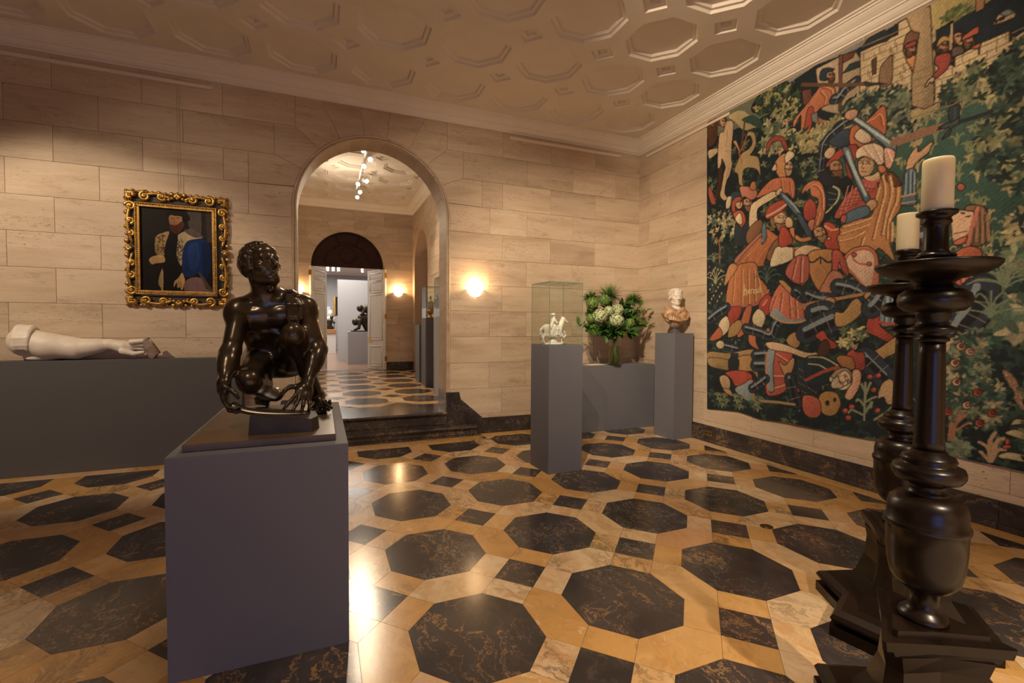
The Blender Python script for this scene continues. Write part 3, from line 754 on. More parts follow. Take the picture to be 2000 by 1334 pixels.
for i, x in enumerate((-.465,-.29,-.12,.66)):
    t = thing('ceiling_spotlight', 'tiny lit spotlight on the far gallery ceiling, %s from the open left door' % ('first','second','third','fourth')[i], 'spotlight', (x,15.0,3.37), 0, 'spotlights of the far gallery')
    MB().lathe([(.045,.0),(.05,.03),(.05,.11),(.02,.13),(.012,.56)],12).build('lamp_body', WHITEL, t); MB().lathe([(.042,-.006),(.042,.004)],12).build('bulb', BULB, t)
def plinth(name, label, x0, y0, x1, y1, z0, z1, m, rotz=0, group=None):
    """painted display plinth of mitred panels: four sides and a top, each a board of its own"""
    cx, cy = (x0+x1)/2, (y0+y1)/2; a, b = (x1-x0)/2, (y1-y0)/2; h = z1-z0; t = thing(name, label, 'plinth', (cx,cy,z0), rotz, group)
    MB().box((-a,-b,0),(a,-b+.018,h-.0015),.0015).build('front_panel', m, t); MB().box((-a,b-.018,0),(a,b,h-.0015),.0015).build('back_panel', m, t)
    for s in (-1,1): MB().box((s*a,-b+.019,0),(s*(a-.018),b-.019,h-.0015),.0015).build('side_panel', m, t)
    MB().box((-a+.0005,-b+.0005,h-.018),(a-.0005,b-.0005,h),.0015).build('top_panel', m, t); return t
plinth('display_plinth', 'pale grey plinth under the tumbling bronze group, seen through the doors', .06,12.75,1.5,13.6,Z2,1.315,GREYL,0,'plinths of the far gallery')
plinth('display_plinth', 'narrow white plinth under a small wooden stand at the end of the far gallery', -.62,18.6,-.12,19.1,Z2,1.16,newmat('white_plinth',(.62,.61,.60),.7),0,'plinths of the far gallery')
tag(MB().box((-.64,18.55,1.16),(-.10,19.12,1.34),.01).build('wooden_stand', mottled('oak',(.33,.15,.05),(.42,.21,.08),.5,9)), 'orange brown wooden stand on the narrow white plinth in the gallery', 'stand')
pf = thing('framed_picture', 'sliver of a gilt framed picture on the far gallery end wall', 'picture', (-.12,22.2,1.99))
MB().box((0,-.05,0),(.10,0,.90),.01).build('frame_rail', GILT, pf); MB().box((.10,-.03,0),(.9,0,.90)).build('canvas', WALNUT, pf)

# --- lights of the second room
def sconce(name, label, x, y, z, watts, parent_wall):
    t = thing(name, label, 'wall lamp', (x,y-.012,z), 0, 'half bowl wall lamps on the travertine')
    mb = MB(); n = 16; pr = [(.02,-.075),(.055,-.068),(.085,-.045),(.102,-.012),(.118,.028),(.112,.030),(.095,-.008),(.07,-.04),(.02,-.06)]
    vs = [(r*math.cos(a), -r*math.sin(a)*1.0, h) for r,h in pr for a in np.linspace(0,math.pi,n)]
    mb.add(vs, [(i*n+j, i*n+j+1, (i+1)*n+j+1, (i+1)*n+j) for i in range(len(pr)-1) for j in range(n-1)], True); mb.build('bowl', SHADE, t)
    MB().box((-.05,-.006,-.06),(.05,0,.04),.003).build('wall_plate', WHITEL, t)
    MB().ball((0,-.05,.0),(.022,.022,.03),8,6).build('bulb', BULB, t)
    l = bpy.data.lights.new(name+'_light', 'POINT'); l.energy = watts; l.color = (1.0,.62,.30); l.shadow_soft_size = .03
    o = bpy.data.objects.new(name+'_light', l); col.objects.link(o); o.parent = t; o.location = (0,-.075,.055)
    return t
sconce('wall_sconce', 'glowing half bowl wall lamp on the travertine, just right of the big arch', 1.286, YB, 1.985, 10, None)
sconce('wall_sconce', 'glowing half bowl wall lamp right of the white doors beyond the arch', 1.20, Y2, 2.35, 22, None)
sconce('wall_sconce', 'wall lamp left of the white doors, its glow showing beside the bronze shoulder', -1.22, Y2, 2.30, 22, None)
tr = thing('light_track', 'pale ceiling light track running back over the room beyond the arch', 'light track', (.06,0,ZT2))
MB().box((-.018,5.6,-.05),(.018,9.5,-.02),.002).build('rail', WHITEL, tr)
for y in (5.9,7.6,9.2): MB().tube([(0,y,-.03),(0,y,.03)],.01,6).build('hanger', WHITEL, tr)
heads = [(-.05,6.15,(-.5,-.8,-.55)),(.06,6.55,(.1,-.85,-.5)),(.0,6.95,(-.1,-.85,-.5)),(.09,7.85,(.5,-.7,-.5)),(-.01,8.1,(-.3,-.75,-.6)),(.04,8.7,(.2,-.8,-.6)),(.03,9.15,(0,-.8,-.6))]
place = ('nearest','second','third','fourth','fifth','sixth','last')
for i, (dx,y,d) in enumerate(heads):
    d = Vector(d).normalized(); t = thing('track_spotlight', 'lit track spotlight on the ceiling beyond the arch, %s along its track' % place[i], 'spotlight', (.06+dx,y,ZT2-.05), 0, 'track spotlights beyond the arch')
    q = d.to_track_quat('Z','Y').to_matrix()
    c = MB().lathe([(.03,-.05),(.045,-.03),(.045,.06),(.05,.065)],14); c.v = [tuple(q @ Vector(v)+Vector((0,0,-.10))) for v in c.v]; lb = c.build('lamp_body', WHITEL, t)
    b = MB().lathe([(.040,.061),(.040,.068)],14); b.v = [tuple(q @ Vector(v)+Vector((0,0,-.10))) for v in b.v]; b.build('bulb', BULB, lb)
    MB().tube([(-dx,0,.002),(-dx*.2,0,-.004),(0,0,-.02),(0,0,-.07)],.008,6).build('stem', WHITEL, t)
    if i != 1:
        p = Vector((.06+dx,y,ZT2-.15)); spot('track_beam', p+d*.09, (.06+dx+d.x*3,y+d.y*3,ZT2-3.2), 62, 95, .6)
l = bpy.data.lights.new('track_fill', 'POINT'); l.energy = 32; l.color = WARM2; l.shadow_soft_size = .25  # added fill light, no fitting hangs here
o = bpy.data.objects.new('track_fill', l); col.objects.link(o); o.location = (-.3,7.6,3.9)

# ------------------------------------------------------------------ plinths of the hall
plinth('display_plinth', 'big blue grey plinth in front, carrying the crouching bronze man', -1.295,.165,-.58,1.45,0,.952,GREY)
plinth('display_plinth', 'long low dark plinth along the wall under the portrait, with the marble arm on it', -4.6,3.865,-1.52,4.05,0,1.135,GREYD)
PA = R(2.5); cpx, cpy = 1.432+.20*math.cos(PA)-.20*math.sin(PA), 2.085+.20*math.sin(PA)+.20*math.cos(PA)
plinth('display_plinth', 'tall slim grey plinth under the glass case with the white horseman', cpx-.20,cpy-.20,cpx+.20,cpy+.20,0,1.311,GREY,PA)
PB = R(2); bpx, bpy_ = 3.650+.165*math.cos(PB)-.19*math.sin(PB), 2.80+.165*math.sin(PB)+.19*math.cos(PB)
plinth('display_plinth', 'tall grey plinth by the tapestry wall under the onyx and marble bust', bpx-.165,bpy_-.19,bpx+.165,bpy_+.19,0,1.425,GREY,PB)
pc = plinth('display_plinth', 'low wide grey plinth in the corner under the vase of flowers', 2.62,3.60,3.975,4.05,0,.946,GREY)
MB().box((-.676,-.2275,0),(-.20,-.2250,.945)).build('front_board', GREY, pc)
for i, (x,y,w,d,h,lab) in enumerate(((1.10,5.42,.40,.42,1.655,'pale grey plinth half hidden by the arch jamb, holding the nearest glass case'),(1.16,6.78,.36,.42,1.652,'grey plinth under the glass case of gilt cups beyond the arch'),(1.19,7.56,.30,.45,1.52,'narrow grey plinth behind the one with the gilt cups beyond the arch'))):
    plinth('display_plinth', lab, x, y, min(x+w,X2-.02), y+d, Z2, h, GREY if i else GREYL, 0, 'plinths along the wall beyond the arch')

# ------------------------------------------------------------------ the crouching bronze man
def W(px, py, y): return fit_hit(px, py, 'y', y)
def V3(*a): return np.array(a, float)
def unit(v): v = np.array(v, float); return v/np.linalg.norm(v)
def lerp(a, b, t): return a+(b-a)*t
def axes(f, up):
    """columns: side (the figure's right), forward, up"""
    f = unit(f); s = unit(np.cross(f, up)); u = np.cross(s, f); return np.stack([s,f,u],1)
def head(c, A, sc_=1.0, k=.012, male=True, seed=1):
    """head prims about centre c; A = axes"""
    def H(a,b,d): return c+A@(np.array((a,b,d))*sc_)
    def E(p, r, kk=k, t='e'): return (t, H(*p), tuple(x*sc_ for x in r), A, kk*sc_)
    def C(p, r0, q, r1, kk=k, t='c'): return (t, H(*p), r0*sc_, H(*q), r1*sc_, kk*sc_)
    P = [E((0,-.014,.026),(.076,.096,.084),.02), E((0,.028,-.034),(.057,.060,.074),.03), E((0,.064,-.094),(.026,.022,.020),.02),
         C((-.046,.01,-.075),.02,(-.012,.062,-.098),.016,.02), C((.046,.01,-.075),.02,(.012,.062,-.098),.016,.02),
         E((.043,.050,-.022),(.024,.022,.018),.018), E((-.043,.050,-.022),(.024,.022,.018),.018), E((0,.058,.05),(.055,.035,.04),.02)]
    for s in (1,-1):
        P += [('x', H(s*.031,.094,.001), (.019*sc_,.015*sc_,.0125*sc_), A, .008*sc_), E((s*.030,.0745,.0015),(.0142,.0125,.0125),.003),
              C((s*.017,.089,-.0075),.0032,(s*.043,.080,-.006),.0028,.003), C((s*.016,.0905,.011),.004,(s*.044,.081,.010),.0035,.004),
              C((s*.012,.088,.022),.0085,(s*.050,.074,.021),.006,.008)]
        P += [E((s*.079,-.008,-.008),(.010,.021,.033),.006), ('x', H(s*.086,-.004,-.006), (.006*sc_,.011*sc_,.019*sc_), A, .004*sc_)]
        P += [C((s*.022,.082,-.030),.004,(s*.032,.070,-.062),.003,.006)]
    P += [C((0,.086,.016),.0085,(0,.108,-.030),.0125,.008), E((.0115,.095,-.037),(.0085,.011,.0075),.005), E((-.0115,.095,-.037),(.0085,.011,.0075),.005),
          C((-.021,.080,-.060),.0045,(0,.090,-.058),.0062,.005), C((.021,.080,-.060),.0045,(0,.090,-.058),.0062,.005),
          C((-.018,.080,-.073),.0050,(0,.087,-.074),.0072,.005), C((.018,.080,-.073),.0050,(0,.087,-.074),.0072,.005),
          ('xc', H(-.024,.087,-.0665), .0022*sc_, H(.024,.087,-.0665), .0022*sc_, .003*sc_)]
    return P, H, E, C
def curls(H, E, C, n, seed, rmin, rmax, keep, sc_=1.0):
    r = np.random.default_rng(seed); out = []
    for i in range(n):
        z = 1-2*(i+.5)/n; a = i*2.399963; q = np.array((math.sqrt(1-z*z)*math.cos(a), math.sqrt(1-z*z)*math.sin(a), z))
        p = np.array((q[0]*.078, q[1]*.098-.014, q[2]*.086+.026))
        if not keep(q, p): continue
        rr = r.uniform(rmin, rmax); t = r.normal(0,1,3); t -= q*(t@q); t = unit(t)*rr*.9
        out.append(C(tuple(p-t), rr, tuple(p+t+q*rr*.25), rr*.75, .0045))
    return out
def hand(wr, d, n, side, curl=(.3,.5,.4), size=1.0, spread=.12, thumb=(.6,.5,.2), k=.006):
    """wr wrist; d finger direction; n palm normal (fingers curl toward it); side: direction of the thumb across the palm"""
    d = unit(d); n = unit(n-d*(n@d)); s = unit(side-d*(side@d)-n*(side@n)); S = size
    P = [('c', wr, .028*S, wr+d*.03*S, .030*S, .015), ('e', wr+d*.055*S, (.042*S,.052*S,.019*S), np.stack([s,d,n],1), .015),
         ('e', wr+d*.035*S+s*.024*S+n*.010*S, (.018*S,.032*S,.016*S), np.stack([s,d,n],1), .012)]
    L = [(.040,.026,.020),(.045,.029,.022),(.042,.027,.021),(.033,.021,.018)]
    for i in range(4):
        off = (.030-.020*i)*S; p = wr+d*(.094-.006*abs(i-1))*S+s*off; a = 0; sp = unit(d+s*(spread*(1.2-.8*i)))
        r0 = (.0098-.0006*(i == 3))*S
        P.append(('c', wr+d*.06*S+s*off*.9, .011*S, p, r0*1.12, .008))
        for j in range(3):
            a += curl[j] if not hasattr(curl[j],'__len__') else curl[j][i]
            q = p+(sp*math.cos(a)+n*math.sin(a))*L[i][j]*S*1.08; P.append(('c', p, r0*(1-.09*j), q, r0*(.92-.09*j), k)); p = q
    p = wr+d*.028*S+s*.030*S+n*.006*S; tdir = unit(d*thumb[0]+s*thumb[1]+n*thumb[2]); t2 = unit(d*.9+s*.05+n*.45)
    q = p+tdir*.042*S; P.append(('c', p, .014*S, q, .0115*S, .010)); r_ = q+unit(lerp(tdir,t2,.5))*.030*S; P.append(('c', q, .0112*S, r_, .010*S, k)); P.append(('c', r_, .010*S, r_+t2*.022*S, .008*S, k))
    return P
def foot(an, heel, toe, up, side, S=1.0, flex=0.0):
    """ankle, heel point on the ground, toe direction point; side = toward the big toe"""
    d = unit(toe-heel); s = unit(side-d*(side@d)); P = [('c', an, .036*S, heel+up*.03, .032*S, .02), ('c', an, .034*S, lerp(heel,toe,.62)+up*.028, .034*S, .03),
        ('c', heel+up*.028, .028*S, lerp(heel,toe,.66)+up*.022, .030*S, .03), ('c', lerp(heel,toe,.62)+up*.022+s*.022*S, .024*S, lerp(heel,toe,.62)+up*.020-s*.026*S, .020*S, .02)]
    for i in range(5):
        o = (.034-.0165*i)*S; b = lerp(heel,toe,.68)+s*o+up*.017; L = (.066-.007*i)*S; r0 = (.0135 if i == 0 else .0098-.0006*i)*S
        m = b+d*L*.55+up*.004; e = b+d*L-up*.004; P += [('c', b, r0*1.05, m, r0, .006), ('c', m, r0, e, r0*.9, .004)]
    return P
def bronze_man():
    up = V3(0,0,1); PZ = .985
    t = thing('bronze_statue', 'dark polished bronze of a crouching nude man looking up over a whetstone', 'statue', (-.94,.70,.952))
    def loc(o):     # parts are modelled in room coordinates
        o.matrix_parent_inverse = Matrix.Translation(-Vector(t.location)); return o
    b = MB().box((-1.25,.235,.952),(-.632,1.19,PZ),.004); loc(b.build('base_board', PLATE, t))
    sR, sL = W(470,606,.80), W(591,600,.78); eR, eL = W(451,686,.68), W(621,680,.70); wR, wL = W(437,748,.53), W(600,748,.55)
    nb, ch, be, pv = W(528,594,.83), W(531,632,.84), W(529,676,.93), W(536,706,1.02)
    hR, hL = W(503,708,1.00), W(570,705,1.00); kR, kL = W(488,744,.62), W(573,652,.62)
    aR = V3(-.955,1.07,1.075); tR = fit_hit(512,792,'z',PZ); heR = tR+V3(-.01,.17,.14)
    aL = V3(-.715,.93,1.075); heL = V3(-.715,.99,PZ); toL = V3(-.70,.76,PZ)
    P = []
    # torso
    tx = unit(sL-sR); A = axes(V3(.08,-.85,-.25), up)
    P += [('e', ch+V3(0,.02,.0), (.150,.100,.135), A, .03), ('e', lerp(ch,nb,.45)+V3(0,.03,0), (.165,.085,.085), A, .04), ('e', be, (.118,.092,.12), A, .06),
          ('e', pv, (.145,.11,.10), A, .06), ('c', sR+V3(.03,.02,.0), .062, sL+V3(-.03,.02,0), .060, .06)]
    back = lerp(ch,pv,.3)+V3(0,.12,.02); P += [('e', back, (.155,.075,.17), A, .06)]
    for s, sh in ((-1,sR),(1,sL)):
        c = lerp(ch, sh, .42)+V3(0,-.055,-.005); P += [('e', c, (.078,.036,.060), A, .022)]
        P += [('c', nb+V3(s*.04,.03,.045), .05, sh+V3(-s*.03,.02,.03), .042, .05)]
        P += [('c', lerp(ch,nb,.95)+V3(s*.02,-.075,.012), .011, sh+V3(-s*.01,-.03,.028), .012, .015)]
        P += [('e', lerp(ch,be,.45)+V3(s*.10,.0,0), (.04,.07,.07), A, .04)]
    for i, tt in enumerate((.35,.6,.85)):
        for s in (-1,1): P += [('e', lerp(ch,be,tt)+V3(s*.030,-.088+.01*i,0), (.027,.018,.022), A, .012)]
    P += [('e', be+V3(0,-.088,-.055), (.085,.025,.022), A, .02)]
    # neck and head
    hc = W(511,519,.76); HA = axes(V3(.60,-.73,.27), unit(V3(-.22,.16,1))); hp, H, E, C = head(hc, HA, 1.06)
    P += [('c', nb+V3(0,.015,-.02), .078, H(0,-.022,-.06), .066, .035), ('c', H(.05,-.02,-.05), .02, lerp(nb,sR,.12)+V3(0,-.055,-.01), .014, .02), ('c', H(-.05,-.02,-.05), .02, lerp(nb,sL,.12)+V3(0,-.055,-.01), .014, .02), ('e', H(0,.022,-.135), (.014,.012,.016), HA, .02)]
    P += hp
    P += [C((-.03,.083,.046),.0035,(.03,.083,.046),.0035,.006), C((-.034,.078,.062),.003,(.034,.078,.062),.003,.006)]
    P += curls(H, E, C, 170, 3, .013, .019, lambda q,p: not (q[1] > .35 and q[2] < .72) and not (q[1] > -.15 and q[2] < .12 and abs(q[0]) < .93) and q[2] > -.72, 1.06)
    # arms
    for s, sh, el, wr in ((-1,sR,eR,wR),(1,sL,eL,wL)):
        d = unit(el-sh); f = unit(wr-el)
        P += [('e', sh+d*.02+V3(s*.012,-.005,.0), (.068,.066,.078), None, .03), ('c', sh, .058, el, .043, .03), ('c', lerp(sh,el,.30)+V3(0,-.02,0), .034, lerp(sh,el,.75)+V3(0,-.02,0), .032, .025),
              ('c', lerp(sh,el,.25)+V3(s*.01,.022,0), .034, lerp(sh,el,.8)+V3(s*.008,.018,0), .028, .025), ('e', el, (.040,.040,.042), None, .02),
              ('c', el, .044, lerp(el,wr,.35), .046, .025), ('c', lerp(el,wr,.1)+V3(s*.014,0,.0), .036, lerp(el,wr,.55)+V3(s*.008,0,0), .030, .025), ('c', lerp(el,wr,.3), .042, wr, .027, .03)]
    # legs
    P += [('c', hR, .092, kR, .060, .05), ('c', lerp(hR,kR,.2)+V3(0,0,.02), .075, lerp(hR,kR,.75)+V3(0,0,.015), .058, .04), ('e', kR, (.058,.062,.060), None, .02), ('e', kR+V3(0,-.03,.0), (.036,.030,.036), None, .02),
          ('c', kR+V3(0,.03,-.02), .052, aR, .032, .03), ('e', lerp(kR,aR,.4)+V3(0,.03,.02), (.052,.10,.05), None, .04)]
    P += foot(aR, tR+V3(.0,.13,.05), tR+V3(0,-.035,0), unit(V3(0,-.35,1)), V3(1,0,0), 1.0)
    P += [('c', hL, .092, kL, .058, .05), ('c', lerp(hL,kL,.25)+V3(0,.0,-.02), .078, lerp(hL,kL,.7)+V3(0,0,-.01), .056, .04), ('e', kL, (.052,.050,.054), None, .02), ('e', kL+V3(0,-.022,.012), (.034,.030,.036), None, .02),
          ('c', kL+V3(0,.0,-.03), .050, aL, .033, .03), ('e', lerp(kL,aL,.38)+V3(.01,.045,0), (.052,.055,.105), None, .04), ('c', lerp(kL,aL,.05)+V3(0,-.03,0), .018, lerp(kL,aL,.9)+V3(0,-.02,0), .016, .03)]
    P += foot(aL, heL, toL, up, V3(-1,0,0), 1.0)
    # hands
    P += hand(wR, V3(.10,-.36,-.80), V3(.9,-.1,-.1), V3(.1,-.75,.5), (.35,.75,.6), 1.05, .02, (.55,.25,.6))
    fL = unit(fit_hit(578,812,'y',.40)-wL)
    P += hand(wL, fL, V3(-.25,.65,-.7), V3(-1,-.1,.0), ((.05,.0,.10,.22),(.18,.2,.3,.5),(.2,.25,.3,.4)), 1.05, .30, (.35,.85,.1))
    body = loc(solid_obj('body', P, .0054, BRONZE, t))
    # cloth thrown over the left shoulder
    D = []
    for j in range(5):      # roll of cloth from the nape over the shoulder
        o = (j-2)*.020
        pts = [lerp(nb,sL,.05)+V3(o*.3,.10,.075), lerp(nb,sL,.30)+V3(.0,.075+o*.4,.072+.008*(j%2)), lerp(nb,sL,.58)+V3(.012,.035+o*1.1,.068+.010*(j%2)), lerp(nb,sL,.82)+V3(.01,.0+o*1.2,.052+.006*(j%2)), lerp(nb,sL,.93)+V3(.012,-.045+o*.5,.005), lerp(nb,sL,.84)+V3(.02,-.082+o*.2,-.06)]
        for a, b2 in zip(pts[:-1], pts[1:]): D.append(('c', a, .017, b2, .016, .009))
    for j in range(4):      # the end hanging down beside the breast
        o = (j-1.5)*.015
        pts = [lerp(nb,sL,.62)+V3(o,-.045,.055), lerp(nb,sL,.70)+V3(o,-.088,.005), lerp(nb,sL,.73)+V3(o*.9,-.104,-.07), lerp(nb,sL,.77)+V3(o*.8,-.090,-.145), lerp(nb,sL,.80)+V3(o*.5,-.05,-.21)]
        for a, b2 in zip(pts[:-1], pts[1:]): D.append(('c', a, .011+.003*(j%2), b2, .010+.003*(j%2), .006))
    for j in range(3):      # folds falling behind the upper arm
        pts = [sL+V3(-.03+.02*j,.06,.05), sL+V3(.03,.07+.01*j,-.02), sL+V3(.02-.02*j,.09,-.14)]
        for a, b2 in zip(pts[:-1], pts[1:]): D.append(('c', a, .018, b2, .014, .010))
    loc(solid_obj('drapery', D, .0055, BRONZE, t))
    # whetstone block, knife and the studded strap on the foot
    q = [(-1.012,.335),(-.735,.318),(-.705,.40),(-.72,.56),(-.985,.58)]
    n = len(q); vs = [(x,y,PZ) for x,y in q]+[(x+(.006 if x < -.9 else -.006),y+(.008 if y < .45 else -.008),PZ+(.088 if x < -.9 else .062)) for x,y in q]
    loc(MB().add(vs, [tuple(range(n))[::-1], tuple(range(n,2*n))]+[(i,(i+1)%n,n+(i+1)%n,n+i) for i in range(n)]).build('whetstone', STONEB, t))
    k0, k1, k2, k3 = W(452,790,.47), W(468,806,.45), W(505,812,.43), V3(-.745,.40,1.058)
    pts = []; 
    for u in np.linspace(0,1,14):
        a = lerp(lerp(lerp(k0,k1,u),lerp(k1,k2,u),u), lerp(lerp(k1,k2,u),lerp(k2,k3,u),u), u); pts.append(a+V3(0,0,.004))
    loc(MB().tube(pts, [.016,.020,.021,.021,.020,.019,.019,.018,.017,.016,.014,.012,.008,.003], 10, True, .35).build('knife', BRONZE, t))
    st_ = MB(); 
    for i in range(26):
        a = R(i*37); st_.ball((-.668+.028*math.cos(a)*(.4+.6*(i%3)/2), .80+.05*math.sin(a), PZ+.030+.012*(i%4)), .0105, 7, 5)
    loc(st_.build('studded_strap', BRONZE, t))
    return t
bronze_man()

# ------------------------------------------------------------------ the marble arm on the long plinth
YA = 3.955
def pxm(p): return float((np.array(p)-CAM)@_fw)/F_PX      # metres covered by one survey pixel at a point
def WA(px, py, dy=0.0): return W(px, py, YA+dy)
u_ = pxm(WA(150,670))
def marble_arm():
    t = thing('marble_fragment', 'weathered white marble fragment of a bare arm lying on the long dark plinth', 'sculpture', (WA(150,700)[0],YA,1.135))
    I = Matrix.Translation(-Vector(t.location))
    def loc(o): o.matrix_parent_inverse = I; return o
    r = lambda n: n*u_*.96
    A, B, C_, D, E_ = WA(50,667), WA(95,676), WA(148,681), WA(214,673), WA(240,677)
    P = [('e', A, (r(27),.085,r(28)), None, .03), ('c', A, r(24), B, r(24), .05), ('c', B, r(25), C_, r(20.5), .05), ('c', C_, r(19), lerp(C_,D,.6), r(15), .04), ('c', lerp(C_,D,.4), r(15), D, r(11), .04), ('e', WA(120,676), (r(34),.075,r(20)), None, .04)]
    P += [('c', D, r(10.5), E_, r(13), .02), ('e', WA(246,679), (r(18),.05,r(13.5)), None, .02)]
    # four fingers closing round a broken stone
    for i, (a, b, c) in enumerate((((256,668),(277,666),(291,666)),((258,673),(279,673),(292,676)),((256,679),(276,680),(286,682)),((252,685),(270,686),(281,686)))):
        dy = -.05+.028*i; p0, p1, p2 = WA(*a, dy), WA(*b, dy-.01), WA(*c, dy-.01)
        P += [('c', p0, r(5.2), p1, r(4.4), .01), ('c', p1, r(4.4), p2, r(3.4), .006), ('c', p2, r(3.4), p2+V3(.02,0,-.03), r(2.8), .006)]
    P += [('c', WA(240,686,-.05), r(7), WA(262,691,-.055), r(5), .012), ('c', WA(262,691,-.055), r(5), WA(280,688,-.05), r(3.6), .008)]
    P += [('e', WA(80,699), (r(26),.06,r(6)), None, .02)]
    P = [p for p in P]
    o = loc(solid_obj('arm', P, .0075, MARBLE, t, lambda V: np.stack([V[:,0], V[:,1], np.maximum(V[:,2], 1.1365)],1)))
    # gathered sleeve and its band over the shoulder
    S = []
    for j in range(19):
        a = R(-24+j*13); c0 = WA(57,668); p = [WA(24+j*1.2,668)+V3(0,-.09*math.cos(a)*.5,.10*math.sin(a)), WA(40,668)+V3(0,-.115*math.cos(a),.150*math.sin(a)), c0+V3(.03,-.120*math.cos(a),.150*math.sin(a))]
        for x, y in zip(p[:-1], p[1:]): S.append(('c', x, .017+.004*(j%2), y, .015+.004*(j%2), .022))
    for j in range(14):
        a, b = R(-30+j*18), R(-12+j*18); q = lambda w: WA(66,669)+V3(.012*math.sin(w),-.122*math.cos(w),.142*math.sin(w)); S.append(('c', q(a), .013, q(b), .013, .008))
    for j in range(2): S.append(('c', WA(64,650-3*j)+V3(0,-.03,0), .010, WA(104,655-1*j)+V3(0,-.05,0), .007, .006))
    S = [s for s in S if min(s[1][2],s[3][2]) > 1.155]
    solid_obj('sleeve', S, .0075, MARBLE, o)
    st_ = MB(); c = [WA(284,664), WA(292,660), WA(303,672), WA(315,688), WA(311,691), WA(304,699), WA(298,699), WA(285,680)]
    q = [(p[0],p[2]) for p in c]; loc(st_.prism(q[::-1], YA-.08, YA+.0, 'y', inset=.008).build('broken_stone', mottled('broken_stone', (.16,.11,.085), (.30,.22,.17), .8, 14, bump=.3), t))
marble_arm()

# ------------------------------------------------------------------ glass cases
def glass_case(name, label, cx, cy, z0, w, d, h, rotz=0, group=None):
    t = thing(name, label, 'glass case', (cx,cy,z0), rotz, group); a, b = w/2, d/2; g = .006
    for s in (-1,1):
        MB().box((-a+g,s*b,0),(a-g,s*(b-g),h-g)).build('side_pane', CASE, t); MB().box((s*a,-b+g,0),(s*(a-g),b-g,h-g)).build('side_pane', CASE, t)
    MB().box((-a,-b,h-g),(a,b,h)).build('top_pane', CASE, t)
    for sx in (-1,1):
        for sy in (-1,1): MB().box((sx*a,sy*b,0),(sx*(a-.004),sy*(b-.004),h)).build('edge', EDGE, t)
    for z in (0,h-.004):
        for s in (-1,1):
            MB().box((-a,s*b,z),(a,s*(b-.004),z+.004)).build('edge', EDGE, t); MB().box((s*a,-b,z),(s*(a-.004),b,z+.004)).build('edge', EDGE, t)
    return t
glass_case('display_case', 'clear glass case over the white ceramic horseman', cpx, cpy, 1.311, .395, .395, .648, PA)
glass_case('display_case', 'glass case over the gilt cups beyond the arch', 1.34, 6.99, 1.652, .34, .40, .612, 0, 'glass cases beyond the arch')
glass_case('display_case', 'glass case at the arch jamb, on the pale plinth beyond the arch', 1.30, 5.63, 1.655, .38, .40, .665, 0, 'glass cases beyond the arch')

